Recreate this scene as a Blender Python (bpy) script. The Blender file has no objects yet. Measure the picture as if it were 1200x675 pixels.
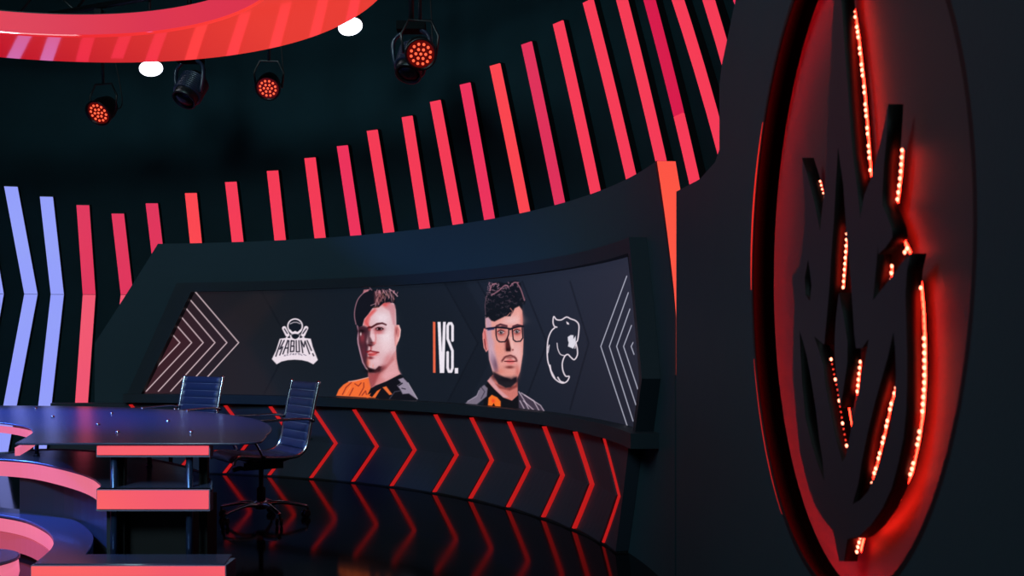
import bpy, bmesh, math, random
import numpy as np
from mathutils import Vector, Matrix
random.seed(7); rng = np.random.default_rng(7)
C = bpy.context.scene.collection
PI = math.pi
F = 1150.0; HX = 600.0; HY = 405.0; EYE = 1.2          # lens and eye height of the photograph (1200x675)
CX, CY = -3.9, 4.7                                      # centre of the round stage

# ------------------------------------------------------------------ measuring helpers
def on_floor(px, py, z):
    d = (EYE - z) * F / (py - HY)
    return ((px - HX) * d / F, d)
def on_cyl(px, py, r):
    s = (px - HX) / F
    a = 1 + s*s; b = -2*s*CX - 2*CY; c = CX*CX + CY*CY - r*r
    disc = max(b*b - 4*a*c, 0)
    t = (-b + math.sqrt(disc)) / (2*a)
    return (math.atan2(s*t - CX, t - CY), EYE + (HY - py)*t/F)
def on_side(px, py, X):
    Y = X * F / (px - HX)
    return (Y, EYE + (HY - py)*Y/F)
def cyl(phi, z, r): return (CX + r*math.sin(phi), CY + r*math.cos(phi), z)

# ------------------------------------------------------------------ materials
def lin(c):
    out = []
    for v in c[:3]:
        v = v/255.0
        out.append(v/12.92 if v <= .04045 else ((v+.055)/1.055)**2.4)
    return (*out, 1.0)
def mat(name, col=(20,24,30), rough=.5, metal=0, emit=None, strength=1.0, spec=.5, coat=0, noise=0, nscale=6, bump=0, bscale=80, evar=0):
    m = bpy.data.materials.new(name); m.use_nodes = True
    nt = m.node_tree; b = nt.nodes['Principled BSDF']
    b.inputs['Base Color'].default_value = lin(col)
    b.inputs['Roughness'].default_value = rough
    b.inputs['Metallic'].default_value = metal
    b.inputs['Specular IOR Level'].default_value = spec
    b.inputs['Coat Weight'].default_value = coat
    b.inputs['Coat Roughness'].default_value = .05
    tc = nt.nodes.new('ShaderNodeTexCoord')
    if noise:
        n = nt.nodes.new('ShaderNodeTexNoise'); n.inputs['Scale'].default_value = nscale; n.inputs['Detail'].default_value = 6
        nt.links.new(tc.outputs['Object'], n.inputs['Vector'])
        mx = nt.nodes.new('ShaderNodeMix'); mx.data_type = 'RGBA'
        l = lin(col)
        mx.inputs[6].default_value = tuple(v*(1-noise) for v in l[:3]) + (1,)
        mx.inputs[7].default_value = tuple(v*(1+noise) for v in l[:3]) + (1,)
        nt.links.new(n.outputs['Fac'], mx.inputs[0]); nt.links.new(mx.outputs[2], b.inputs['Base Color'])
        mr = nt.nodes.new('ShaderNodeMapRange'); mr.inputs[3].default_value = max(rough-.06, .02); mr.inputs[4].default_value = rough+.06
        nt.links.new(n.outputs['Fac'], mr.inputs[0]); nt.links.new(mr.outputs[0], b.inputs['Roughness'])
    if bump:
        n = nt.nodes.new('ShaderNodeTexNoise'); n.inputs['Scale'].default_value = bscale; n.inputs['Detail'].default_value = 3
        nt.links.new(tc.outputs['Object'], n.inputs['Vector'])
        bp = nt.nodes.new('ShaderNodeBump'); bp.inputs['Strength'].default_value = bump; bp.inputs['Distance'].default_value = .01
        nt.links.new(n.outputs['Fac'], bp.inputs['Height']); nt.links.new(bp.outputs['Normal'], b.inputs['Normal'])
    if emit is not None:
        b.inputs['Emission Color'].default_value = lin(emit); b.inputs['Emission Strength'].default_value = strength
        if evar:                                     # LEDs behind a diffuser never mix quite evenly
            n = nt.nodes.new('ShaderNodeTexNoise'); n.inputs['Scale'].default_value = 1.6; n.inputs['Detail'].default_value = 1
            nt.links.new(tc.outputs['Object'], n.inputs['Vector'])
            mx = nt.nodes.new('ShaderNodeMix'); mx.data_type = 'RGBA'
            l = lin(emit)
            mx.inputs[6].default_value = (l[0]*(1-evar*.5), l[1]*(1-evar), l[2]*(1+evar*.6), 1)
            mx.inputs[7].default_value = (l[0]*(1+evar*.3), l[1]*(1+evar), l[2]*(1-evar*.6), 1)
            nt.links.new(n.outputs['Fac'], mx.inputs[0]); nt.links.new(mx.outputs[2], b.inputs['Emission Color'])
    return m
M = {}
M['floor'] = mat('gloss_black_floor', (9,14,16), .085, spec=.3, noise=.25, nscale=1.2)
M['floor'].node_tree.nodes['Principled BSDF'].inputs['IOR'].default_value = 1.24
M['curtain'] = mat('black_curtain', (24,46,52), .9, spec=.1, noise=.3, nscale=3)
M['ceiling'] = mat('black_ceiling', (9,13,15), .9, spec=.1)
M['paint'] = mat('slate_wall_paint', (39,61,70), .6, spec=.2, noise=.08, nscale=2, bump=.05, bscale=120)
M['paint_low'] = mat('slate_panel_paint', (42,51,62), .5, spec=.35, noise=.1, nscale=3, bump=.05, bscale=120)
M['frame'] = mat('charcoal_frame', (32,44,52), .5, spec=.35, noise=.08, nscale=3)
M['black'] = mat('matt_black', (12,15,17), .6, spec=.3)
M['housing'] = mat('lamp_housing', (15,17,20), .4, spec=.5)
M['desk'] = mat('desk_laminate', (54,62,90), .26, spec=.6)
M['desk_dark'] = mat('desk_dark_panel', (36,42,52), .45, spec=.4, noise=.08, nscale=3)
M['trim'] = mat('desk_trim', (110,122,150), .4, metal=.2)
M['screw'] = mat('polished_screw', (200,205,215), .15, metal=1)
M['post'] = mat('steel_post', (60,80,120), .25, metal=.8)
M['chrome'] = mat('chrome', (200,205,215), .2, metal=1)
M['gunmetal'] = mat('dark_chair_metal', (40,42,46), .3, metal=.8)
M['rubber'] = mat('caster_rubber', (15,16,18), .5)
M['leather'] = mat('blue_black_leather', (38,52,88), .42, spec=.5, bump=.12, bscale=160)
M['stitch'] = mat('pale_stitching', (120,130,155), .5)
M['plate'] = mat('emblem_face_paint', (43,48,56), .5, spec=.3)
M['black_edge'] = mat('emblem_edge_black', (22,16,16), .6, spec=.15)
M['niche'] = mat('niche_back_paint', (66,56,62), .6, spec=.3)
M['niche_rim'] = mat('niche_rim_paint', (5,3,3), .7, spec=.01)
M['led_dot'] = mat('lit_led_chip', (255,150,120), .4, emit=(255,138,108), strength=6)
M['led_dot_dim'] = mat('dim_led_chip', (255,90,70), .4, emit=(255,70,50), strength=1.1)
M['led_tape'] = mat('led_tape_red', (60,10,10), .5, emit=(255,36,22), strength=22)
M['led_tape_strong'] = mat('led_tape_red_bright', (60,10,10), .5, emit=(255,36,22), strength=30)
M['led_tape_soft'] = mat('led_tape_soft_red', (60,10,10), .5, emit=(215,30,28), strength=.75)
M['cove'] = mat('cove_light_red', (60,10,10), .5, emit=(255,24,36), strength=46)
M['lip_line'] = mat('lip_line_red', (60,10,10), .5, emit=(240,44,34), strength=1.0)
M['chevron_led'] = mat('chevron_led', (60,10,10), .5, emit=(218,30,30), strength=.68)
M['pink'] = mat('pink_lit_diffuser', (90,30,40), .4, emit=(252,92,104), strength=.95, evar=.38)
M['rim_dim'] = mat('dim_pink_lit_rim', (100,40,50), .4, emit=(186,72,92), strength=.9, evar=.2)
M['pink_rim'] = mat('pale_pink_lit_rim', (120,50,60), .3, emit=(232,112,140), strength=.95, evar=.25)
M['orange_lit'] = mat('orange_lit_panel', (120,40,30), .4, emit=(252,84,66), strength=1.0, evar=.15)
M['ring'] = mat('red_glossy_ring', (150,10,16), .07, emit=(232,38,48), strength=.95, spec=.5, coat=.6)
def sweep_colour(m, c0, c1, x0, x1):      # the ring's LED colour drifts from crimson to coral along its length
    nt = m.node_tree; tc = nt.nodes.new('ShaderNodeTexCoord'); sx = nt.nodes.new('ShaderNodeSeparateXYZ'); mr = nt.nodes.new('ShaderNodeMapRange'); mx = nt.nodes.new('ShaderNodeMix'); mx.data_type = 'RGBA'
    nt.links.new(tc.outputs['Object'], sx.inputs[0]); nt.links.new(sx.outputs[0], mr.inputs[0]); mr.inputs[1].default_value = x0; mr.inputs[2].default_value = x1
    mx.inputs[6].default_value = lin(c0); mx.inputs[7].default_value = lin(c1)
    nt.links.new(mr.outputs[0], mx.inputs[0]); nt.links.new(mx.outputs[2], nt.nodes['Principled BSDF'].inputs['Emission Color'])
sweep_colour(M['ring'], (205,16,44), (250,66,56), -.9, 1.3)
M['ring_in'] = mat('rosy_ring_side', (90,14,22), .5, emit=(222,52,78), strength=.92, spec=.15, evar=.15)
M['white_lamp'] = mat('white_lamp_face', (230,230,235), .3, emit=(240,238,255), strength=4)
M['par_led'] = mat('red_orange_par_lens', (120,20,10), .2, emit=(255,92,60), strength=1.5)
M['par_face'] = mat('par_face', (60,8,8), .35, emit=(110,10,8), strength=.5)
M['fin'] = mat('moving_head_shell', (34,40,58), .3, spec=.6)

# ------------------------------------------------------------------ object helpers
def tag(o, label=None, cat=None, group=None, kind=None):
    if label: o['label'] = label
    if cat: o['category'] = cat
    if group: o['group'] = group
    if kind: o['kind'] = kind
    return o
def empty(name, loc=(0,0,0), rz=0):
    o = bpy.data.objects.new(name, None); C.objects.link(o)
    o.location = loc; o.rotation_euler = (0,0,rz); o.empty_display_size = .1
    return o
def obj(name, me, m=None, parent=None, smooth=False):
    if isinstance(me, bmesh.types.BMesh):
        b = me; me = bpy.data.meshes.new(name); bmesh.ops.recalc_face_normals(b, faces=b.faces); b.to_mesh(me); b.free()
    if m is not None and len(me.materials) == 0:
        for k in (m if isinstance(m, (list,tuple)) else [m]): me.materials.append(k)
    if smooth:
        for p in me.polygons: p.use_smooth = True
    o = bpy.data.objects.new(name, me); C.objects.link(o)
    if parent: o.parent = parent
    return o
def copy_tree(o, parent=None):
    c = o.copy(); C.objects.link(c)
    if parent: c.parent = parent
    for ch in list(o.children): copy_tree(ch, c)
    return c
def box(b, x0, x1, y0, y1, z0, z1, mi=0, mtx=None):
    v = [b.verts.new((x, y, z)) for x in (x0,x1) for y in (y0,y1) for z in (z0,z1)]
    if mtx:
        for q in v: q.co = mtx @ q.co
    for f in ((0,1,3,2),(4,6,7,5),(0,4,5,1),(2,3,7,6),(0,2,6,4),(1,5,7,3)):
        fc = b.faces.new([v[i] for i in f]); fc.material_index = mi
def bevel(b, w=.004, seg=2):
    bmesh.ops.bevel(b, geom=[e for e in b.edges if e.is_manifold and e.calc_face_angle(0) > .6], offset=w, segments=seg, affect='EDGES', profile=.6)
def tube(b, pts, r, n=10, flat=1.0, cap=True, up=None, mi=0):
    pts = [Vector(p) for p in pts]; rings = []; prev = None
    for i, p in enumerate(pts):
        t = (pts[min(i+1, len(pts)-1)] - pts[max(i-1, 0)]).normalized()
        ref = Vector(up) if up else (prev if prev else (Vector((0,0,1)) if abs(t.z) < .9 else Vector((1,0,0))))
        u = (ref - t*ref.dot(t)).normalized(); w = t.cross(u); prev = u
        rr = r[i] if isinstance(r, (list,tuple)) else r
        rings.append([b.verts.new(p + u*math.cos(2*PI*k/n)*rr*flat + w*math.sin(2*PI*k/n)*rr) for k in range(n)])
    for i in range(len(rings)-1):
        for k in range(n):
            f = b.faces.new((rings[i][k], rings[i][(k+1)%n], rings[i+1][(k+1)%n], rings[i+1][k])); f.smooth = True; f.material_index = mi
    if cap:
        b.faces.new(rings[0][::-1]).material_index = mi; b.faces.new(rings[-1]).material_index = mi
def smooth_path(pts, k=6):
    out = []; P = [Vector(p) for p in pts]; P = [P[0]*2-P[1]] + P + [P[-1]*2-P[-2]]
    for i in range(1, len(P)-2):
        for j in range(k):
            t = j/k; a, b_, c, d = P[i-1], P[i], P[i+1], P[i+2]
            out.append(.5*((2*b_) + (c-a)*t + (2*a-5*b_+4*c-d)*t*t + (3*b_-a-3*c+d)*t**3))
    out.append(P[-2]); return out
def lathe(b, prof, n=24, mtx=None, mi=0, close=True):
    rings = []
    for r, z in prof:
        rings.append([b.verts.new((mtx @ Vector((r*math.cos(2*PI*k/n), r*math.sin(2*PI*k/n), z))) if mtx else (r*math.cos(2*PI*k/n), r*math.sin(2*PI*k/n), z)) for k in range(n)])
    for i in range(len(rings)-1):
        for k in range(n):
            f = b.faces.new((rings[i][k], rings[i][(k+1)%n], rings[i+1][(k+1)%n], rings[i+1][k])); f.smooth = True; f.material_index = mi
    if close:
        b.faces.new(rings[0][::-1]).material_index = mi; b.faces.new(rings[-1]).material_index = mi
def plan_mesh(name, loops, h, place):
    """closed loops (first outer, others holes) in 2-D, filled and given thickness h, then placed in 3-D"""
    cu = bpy.data.curves.new(name, 'CURVE'); cu.dimensions = '2D'; cu.fill_mode = 'BOTH'; cu.extrude = h/2
    for lp in loops:
        s = cu.splines.new('POLY'); s.points.add(len(lp)-1); s.use_cyclic_u = True
        for q, p in zip(s.points, lp): q.co = (p[0], p[1], 0, 1)
    o = bpy.data.objects.new(name, cu); C.objects.link(o)
    dg = bpy.context.evaluated_depsgraph_get(); dg.update()
    me = bpy.data.meshes.new_from_object(o.evaluated_get(dg)); bpy.data.objects.remove(o); bpy.data.curves.remove(cu)
    for v in me.vertices: v.co = place(v.co.x, v.co.y, v.co.z)
    me.materials.clear()
    b = bmesh.new(); b.from_mesh(me); bmesh.ops.remove_doubles(b, verts=b.verts, dist=1e-5); bpy.data.meshes.remove(me)
    return b
def slab(name, loops, z0, z1): return plan_mesh(name, loops, z1-z0, lambda x, y, t: (x, y, (z0+z1)/2 + t))
def interp(tab, x):
    if x <= tab[0][0]: return tab[0][1]
    for (a, u), (b_, v) in zip(tab, tab[1:]):
        if x <= b_: return u + (v-u)*(x-a)/(b_-a)
    return tab[-1][1]
def cyl_cols(b, cols, r0, r1, mi=0):
    """solid on the round stage: cols = (phi, zlow, zhigh), front at radius r0, back at r1"""
    R = []
    for ph, a, c in cols: R.append([b.verts.new(cyl(ph, z, r)) for r in (r0, r1) for z in (a, c)])
    for p, q in zip(R, R[1:]):
        for f in ((p[0],q[0],q[1],p[1]), (p[2],p[3],q[3],q[2]), (p[0],p[2],q[2],q[0]), (p[1],q[1],q[3],p[3])): b.faces.new(f).material_index = mi
    b.faces.new((R[0][0],R[0][1],R[0][3],R[0][2])).material_index = mi; b.faces.new((R[-1][0],R[-1][2],R[-1][3],R[-1][1])).material_index = mi
def cyl_rows(b, rows, r0, r1, n=6, mi=0, mi_right=None, r0_left=None):
    """same, but rows = (z, phi_left, phi_right); the front may be set deeper on its left edge"""
    if r0_left is None: r0_left = r0
    R = []
    for z, a, c in rows:
        fr = [b.verts.new(cyl(a+(c-a)*k/n, z, r0_left+(r0-r0_left)*k/n)) for k in range(n+1)]
        bk = [b.verts.new(cyl(a+(c-a)*k/n, z, r1)) for k in range(n+1)]
        R.append((fr, bk))
    for (f0, b0), (f1, b1) in zip(R, R[1:]):
        for k in range(n):
            b.faces.new((f0[k], f0[k+1], f1[k+1], f1[k])).material_index = mi
            b.faces.new((b0[k], b1[k], b1[k+1], b0[k+1])).material_index = mi
        b.faces.new((f0[0], f1[0], b1[0], b0[0])).material_index = mi
        b.faces.new((f0[n], b0[n], b1[n], f1[n])).material_index = mi if mi_right is None else mi_right
    for fr, bk in (R[0], R[-1]):
        for k in range(n): b.faces.new((fr[k], bk[k], bk[k+1], fr[k+1])).material_index = mi

# ------------------------------------------------------------------ the studio shell
Z_TOP = 5.2
b = bmesh.new(); box(b, -11, 4.5, -2.5, 12, -.1, 0); tag(obj('floor', b, M['floor']), kind='structure')
b = bmesh.new(); box(b, -11, 4.5, -2.5, 12, Z_TOP, Z_TOP+.1); tag(obj('ceiling', b, M['ceiling']), kind='structure')
b = bmesh.new(); box(b, -11.1, -11, -2.5, 12, 0, Z_TOP); tag(obj('wall_left', b, M['curtain']), kind='structure')
b = bmesh.new(); box(b, 4.5, 4.6, -2.5, 12, 0, Z_TOP); tag(obj('wall_right', b, M['curtain']), kind='structure')
b = bmesh.new(); box(b, -11, 4.5, -2.6, -2.5, 0, Z_TOP); tag(obj('wall_front', b, M['curtain']), kind='structure')
R_BAR = 5.3
b = bmesh.new()
cyl_cols(b, [(math.radians(a), 0, Z_TOP) for a in np.arange(-75, 112, 1.5)], R_BAR+.07, R_BAR+.17)
tag(obj('wall_back', b, M['curtain'], smooth=False), kind='structure')

# ------------------------------------------------------------------ slate wall that carries the screen
R_W = 4.68
pTL = on_cyl(185, 283, R_W); pL = on_cyl(111, 402, R_W)
pTR = on_cyl(770, 190, R_W)
ZW = 2.17
edge_left = [(0, pL[0]), (pL[1], pL[0]), (ZW, pTL[0])]
pe = math.radians(90.5); zk = 1.36
edge_right = [(0, pe), (zk, pe), (ZW, pTR[0])]
b = bmesh.new()
zs = [0, .4, .8, zk] + list(np.linspace(zk, ZW, 8))[1:]
zs = sorted(set([round(float(z), 4) for z in zs] + [round(pL[1], 4)]))
cyl_rows(b, [(z, interp(edge_left, z), interp(edge_right, z)-.0095) for z in zs], R_W, R_W+.1, n=110)
tag(obj('wall_screen_side', b, M['paint']), kind='structure')

# right-hand slate wall with the round niche ---------------------------------------------------
XW = .78; BACK = .853
Yr = CY + R_W*math.cos(pe)
def sp(px, py, X=XW): return on_side(px, py, X)
top = [sp(*p) for p in ((792,225),(820,210),(838,190),(843,175),(843,100),(846,75),(862,0))]
outer = [(Yr, 0), (Yr, top[0][1])] + top[1:] + [(2.6, 3.3), (1.9, 3.9), (1.2, 4.3), (-.9, 4.3), (-.9, 0)]
# the round: centre and radius from its left, right and lower edges
yl, yr = XW*F/280.5, XW*F/545.5
RC = (yl - yr)/2; YC = (yl + yr)/2; ZC = EYE + .103*1.0*YC/1.15/1.0*1.0*.98
ZC = 1.2 + .27*XW
RD = RC
def circ(r, n=96, a0=0, a1=2*PI): return [(YC + r*math.cos(a0+(a1-a0)*k/n), ZC + r*1.06*math.sin(a0+(a1-a0)*k/n)) for k in range(n)]
b = plan_mesh('wall', [outer, circ(RD)], .05, lambda u, v, t: (XW+.025+t, u, v))
tag(obj('wall_emblem', b, M['paint']), kind='structure')
eroot = empty('wall_emblem_sign', (XW, YC, ZC - RD*1.06))
tag(eroot, 'round recessed wall sign with jagged dark emblem edged in glowing red dots', 'sign')
inv = Matrix.Translation(-Vector(eroot.location))
def eobj(name, b, m, smooth=False, parent=None):
    if not isinstance(b, bpy.types.Mesh): b.transform(inv)
    return obj(name, b, m, parent or eroot, smooth)
eobj('niche_back', plan_mesh('p', [circ(RD+.05)], .012, lambda u, v, t: (BACK+.006+t, u, v)), M['niche'])
# rim: the reveal that steps back from the wall, with a small lip that hides an LED line shining on the back
b = plan_mesh('p', [circ(RD+.012), circ(RD-.001)], .072, lambda u, v, t: (XW+.037+t, u, v)); eobj('niche_rim', b, M['niche_rim'])
b = plan_mesh('p', [circ(RD), circ(RD-.016)], .003, lambda u, v, t: (XW+.0015+t, u, v)); eobj('niche_lip', b, M['black'])
def ribbon_arc(a0, a1, X, ra, rb, n=90):
    b = bmesh.new(); R = []
    for k in range(n+1):
        a = a0+(a1-a0)*k/n; R.append([b.verts.new((X, YC+r*math.cos(a), ZC+r*1.06*math.sin(a))) for r in (ra, rb)])
    for p, q in zip(R, R[1:]): b.faces.new((p[0], p[1], q[1], q[0]))
    return b
eobj('cove_light', ribbon_arc(math.radians(-150), math.radians(95), XW+.0032, RD-.0125, RD-.004), M['cove'])
# thin lit line on the far lip
b = bmesh.new()
arc = [(XW-.001, YC + (RD-.001)*math.cos(a), ZC + (RD-.001)*1.06*math.sin(a)) for a in np.linspace(math.radians(-2), math.radians(36), 40)]
tube(b, arc, [.0008+.0022*math.sin(PI*i/39) for i in range(40)], 8); eobj('lip_light', b, M['lip_line'])
b = bmesh.new()
arc = [(XW-.001, YC + (RD-.001)*math.cos(a), ZC + (RD-.001)*1.06*math.sin(a)) for a in np.linspace(math.radians(-58), math.radians(-18), 40)]
tube(b, arc, [.0006+.0008*math.sin(PI*i/39) for i in range(40)], 8); eobj('lip_light', b, M['led_tape_soft'])
# the emblem plate: outline and cut-outs
XP = .796; TH = .032
ol = [(980,-62),(986,-62),(986,0),(990,60),(994,112),(999,180),(1005,224),(1008,256),(1013,228),(1021,208),(1032,165),(1041,122),
      (1039,160),(1036,190),(1034,224),(1034,240),(1040,254),(1045,268),(1046,278),(1038,290),(1029,298),(1029,287),(1026,320),(1023,352),(1034,338),(1048,320),
      (1058,306),(1067,297),(1063,316),(1061,345),(1062,380),(1063,415),(1063,450),(1062,480),(1059,512),(1053,542),(1045,572),(1034,596),(1020,616),(1007,628),
      (993,632),(989,658),(983,658),(976,621),(968,613),(956,595),(946,567),(937,528),(934,498),(931,465),(929,430),(930,386),(931,352),(928,324),
      (936,314),(940,295),(943,262),(943,234),(941,210),(940,185),(946,205),(955,240),(961,271),(963,250),(966,222),(969,170),(971,112),(974,60),(977,0)]
hA = [(982,173),(979,224),(977,260),(974,300),(972,336),(969,370),(966,404),(954,394),(960,412),(965,430),(967,450),(973,481),(979,512),(987,541),
      (991,535),(994,520),(998,498),(1003,473),(1008,448),(1014,420),(1018,397),(1010,408),(1003,408),(1001,391),(999,360),(997,330),(993,290),(991,260),(988,215)]
hS = [(947,304),(943,325),(944,345),(949,353),(951,335),(949,318)]
hL = [(937,388),(938,415),(940,448),(944,490),(951,520),(959,546),(966,564),(964,540),(960,515),(956,480),(951,448),(946,420),(941,400)]
hR = [(1047,389),(1040,420),(1032,448),(1025,473),(1017,506),(1010,540),(1006,566),(999,591),(1008,586),(1017,576),(1025,558),(1033,538),(1042,506),(1048,470),(1050,440),(1049,410)]
post = [(983,343),(988,368),(993,400),(993,425),(989,452),(985,478),(981,450),(978,420),(978,395),(980,368)]
def side_loop(L): return [sp(x, y, XP) for x, y in L]
b = plan_mesh('p', [side_loop(ol), side_loop(hA), side_loop(hS), side_loop(hL), side_loop(hR)], TH, lambda u, v, t: (XP+TH/2+t, u, v))
def dark_sides(b):
    b.normal_update()
    for f in b.faces: f.material_index = 0 if abs(f.normal.x) > .5 else 1
dark_sides(b); eobj('emblem_plate', b, [M['plate'], M['black_edge']])
b = plan_mesh('p', [side_loop(post)], TH, lambda u, v, t: (XP+TH/2+t, u, v)); dark_sides(b); eobj('emblem_spike', b, [M['plate'], M['black_edge']])
XL = XP+TH-.003
runs = [([(996,-60),(997,3),(1003,38),(1010,100),(1014,150),(1017,190),(1018,206)], 1),
        ([(1055,176),(1053,205),(1049,238)], 1), ([(959,213),(964,233)], 1), ([(991,267),(986,337)], 1),
        ([(1061,291),(1056,299)], 1), ([(1043,312),(1042,328)], 1),
        ([(1076,329),(1079,360),(1081,405),(1081,445),(1079,480),(1074,515),(1066,552),(1052,585),(1034,610),(1014,627)], 1),
        ([(972,421),(980,460),(986,500),(991,527)], 0), ([(1006,424),(1002,464)], 1),
        ([(1048,455),(1043,470),(1033,515),(1024,550),(1015,576)], 1), ([(1006,630),(1002,647)], 1)]
def back_tape(b, P, o0, o1):
    # flat LED tape on the rear face of the emblem, shining on the niche
    Q = []
    for i, p in enumerate(P):
        t = (P[min(i+1, len(P)-1)] - P[max(i-1, 0)]).normalized(); n_ = Vector((0, -t.z, t.y))
        if n_.y < 0: n_ = -n_
        Q.append([b.verts.new(Vector((XP+TH+.0015, p.y+n_.y*o, p.z+n_.z*o))) for o in (o0, o1)])
    for p, q in zip(Q, Q[1:]): b.faces.new((p[0], p[1], q[1], q[0])).material_index = 0
b = bmesh.new(); back_tape(b, [Vector((XP+TH,)+sp(x, y, XP+TH)) for x, y in ((1048,240),(1056,262),(1062,282),(1068,294))], .003, .013); eobj('led_strip', b, M['led_tape'])
for ri, (R, bright) in enumerate(runs):
    XL = {7: XP+.009, 10: XP+.022}.get(ri, XP+TH-.003)
    P = [Vector((XL,) + sp(x+1.5, y, XL)) for x, y in R]
    b = bmesh.new(); acc = 0; k = 0
    back_tape(b, P, -.002 if ri in (0, 1, 6, 10) else .001, .009)
    step = .0148
    for p, q in zip(P, P[1:]):
        L = (q-p).length; s = (-acc) % step if k else 0
        s = step - acc if k else 0.0
        while s < L:
            c = p + (q-p)*(s/L)
            pxx = HX + F*c.x/c.y; pyy = HY - F*(c.z-EYE)/c.y
            mi = 1
            if ri == 6 and (pyy > 560 or 345 < pyy < 395 or 490 < pyy < 505 or 525 < pyy < 540): mi = 2
            if ri == 0 and k % 7 in (3, 6) : mi = 2
            if ri == 7 and k % 4: mi = 2
            if ri == 9 and k % 3 == 2: mi = 2
            r = .0047 if mi == 1 else .0028
            mt = Matrix.Translation(c + Vector((.001, 0, 0))) @ Matrix.Diagonal((.7, 1, 1, 1))
            res = bmesh.ops.create_icosphere(b, subdivisions=1, radius=r, matrix=mt)
            for v in res['verts']:
                for f in v.link_faces: f.material_index = mi
            k += 1; last = s; s += step
        acc = L - (s - step)
    eobj('led_strip', b, [M['led_tape_strong' if ri in (6, 10) else 'led_tape'], M['led_dot'], M['led_dot_dim']])

# ------------------------------------------------------------------ orange lit panel in the gap
oroot = empty('light_panel', cyl(pe, zk, R_W+.05))
tag(oroot, 'narrow orange glowing panel showing as a wedge between two slate walls', 'light panel')
oi = Matrix.Translation(-Vector(oroot.location))
def edge_strip(b, e0, e1, ra, rb, za, zb):
    R = []
    for z in np.linspace(za, zb, 9):
        e = interp(edge_right, z); R.append([b.verts.new(cyl(e+d, z, r)) for d in (e0, e1) for r in (ra, rb)])
    for p, q in zip(R, R[1:]):
        for k, l in ((0,1),(1,3),(3,2),(2,0)): b.faces.new((p[k], p[l], q[l], q[k]))
    for q in (R[0], R[-1]): b.faces.new((q[0], q[1], q[3], q[2]))
b = bmesh.new(); edge_strip(b, -.009, -.003, R_W, R_W+.1, zk-.3, ZW); b.transform(oi); obj('housing', b, M['housing'], oroot)
b = bmesh.new(); edge_strip(b, -.003, 0, R_W+.002, R_W+.098, zk-.3, ZW-.004); b.transform(oi); obj('diffuser', b, M['orange_lit'], oroot)

# ------------------------------------------------------------------ bar lights on the back wall
bars = [ # (top x, top y, bottom x, bottom y, width, colour)   traced left edges
 ((4,217),(28,345),'blue'), ((46,229),(59,345),'blue'), ((89,239),(97,352),'rose'), ((130,249),(141,345),'rose'),
 ((170,237),(181,330),'rose'), ((216,225),(222,283),'coral'), ((263,212),(271,281),'red'), ((312,199),(321,280),'red'),
 ((356,184),(368,278),'red'), ((394,170),(410,276),'pinkred'), ((429,152),(449,273),'red'), ((470,136),(491,269),'red'),
 ((503,118),(530,264),'red'), ((538,98),(567,258),'pinkred'), ((573,76),(607,243),'coral'), ((610,51),(648,233),'rose'),
 ((647,27),(690,221),'red'), ((682,2),(732,205),'red'), ((721,-2),(767,186),'red'), ((753,-2),(805,205),'mix'),
 ((786,-2),(843,190),'red'), ((822,-2),(868,160),'red'), ((858,-2),(900,140),'pinkred')]
bc = {'blue':(146,156,248), 'rose':(222,48,88), 'red':(244,58,84), 'pinkred':(236,50,90), 'coral':(250,68,78), 'deep':(214,26,74)}
for k, c in bc.items(): M['bar_'+k] = mat('bar_diffuser_'+k, tuple(v*.3 for v in c), .4, emit=c, strength=1.0, evar=.09)
M['bar_lower_rose'] = mat('bar_diffuser_lower_rose', (70,25,35), .4, emit=(240,84,110), strength=1.0, evar=.1)
ord_ = ['first','second','third','fourth','fifth','sixth','seventh','eighth','ninth','tenth','eleventh','twelfth','thirteenth','fourteenth','fifteenth','sixteenth','seventeenth','eighteenth','nineteenth','twentieth','twenty-first','twenty-second','twenty-third']
ZK = 1.72
def bar(i, phT, zT, phK, w, colU, colL, label, upper_split=None, lower=True):
    # phT,zT = top left corner, phK = left edge at the kink height
    root = empty('bar_light', cyl(phK, 0 if lower else ZK, R_BAR+.03)); bi = Matrix.Translation(-Vector(root.location))
    tag(root, label, 'bar light', 'chevron bar lights on the back wall')
    lean = (phT-phK)/(zT-ZK)
    def at(z): return phK + lean*(z-ZK) if z >= ZK else phK + abs(lean)*-.9*(ZK-z) if False else (phK + lean*(z-ZK) if z >= ZK else phK - abs(lean if abs(lean) < .06 else .05)*(ZK-z))
    def rows(z0, z1, e, n=10): return [(z, at(z)+e, at(z)+w-e) for z in np.linspace(z0, z1, n)]
    z0 = .02 if lower else ZK
    b = bmesh.new()
    zz = sorted(set(list(np.linspace(z0, ZK, 4)) + list(np.linspace(ZK, zT, 10)))) if lower else list(np.linspace(ZK, zT, 10))
    cyl_rows(b, [(z, at(z), at(z)+w) for z in zz], R_BAR+.012, R_BAR+.065, n=2); b.transform(bi); obj('housing', b, M['housing'], root)
    segs = [(ZK+.002, zT-.012, colU)]
    if upper_split: segs = [(ZK+.002, upper_split-.002, colU), (upper_split+.002, zT-.012, 'deep')]
    for a, c, col in segs:
        b = bmesh.new(); cyl_rows(b, rows(a, c, .0008), R_BAR, R_BAR+.012, n=2); b.transform(bi); obj('diffuser', b, M['bar_'+col], root)
    if lower:
        b = bmesh.new(); cyl_rows(b, rows(z0+.005, ZK-.003, .0008, 5), R_BAR, R_BAR+.012, n=2); b.transform(bi); obj('diffuser', b, M['bar_'+colL], root)
    return root
for j in range(4):
    T_ = on_cyl(-36-44*j, 208-10*j, R_BAR)
    bars.insert(0, (('pre', T_, on_cyl(-12-44*j, 345, R_BAR)), None, 'blue'))
W_BAR = on_cyl(105, 300, R_BAR)[0] - on_cyl(89.5, 300, R_BAR)[0]
prev = None
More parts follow.
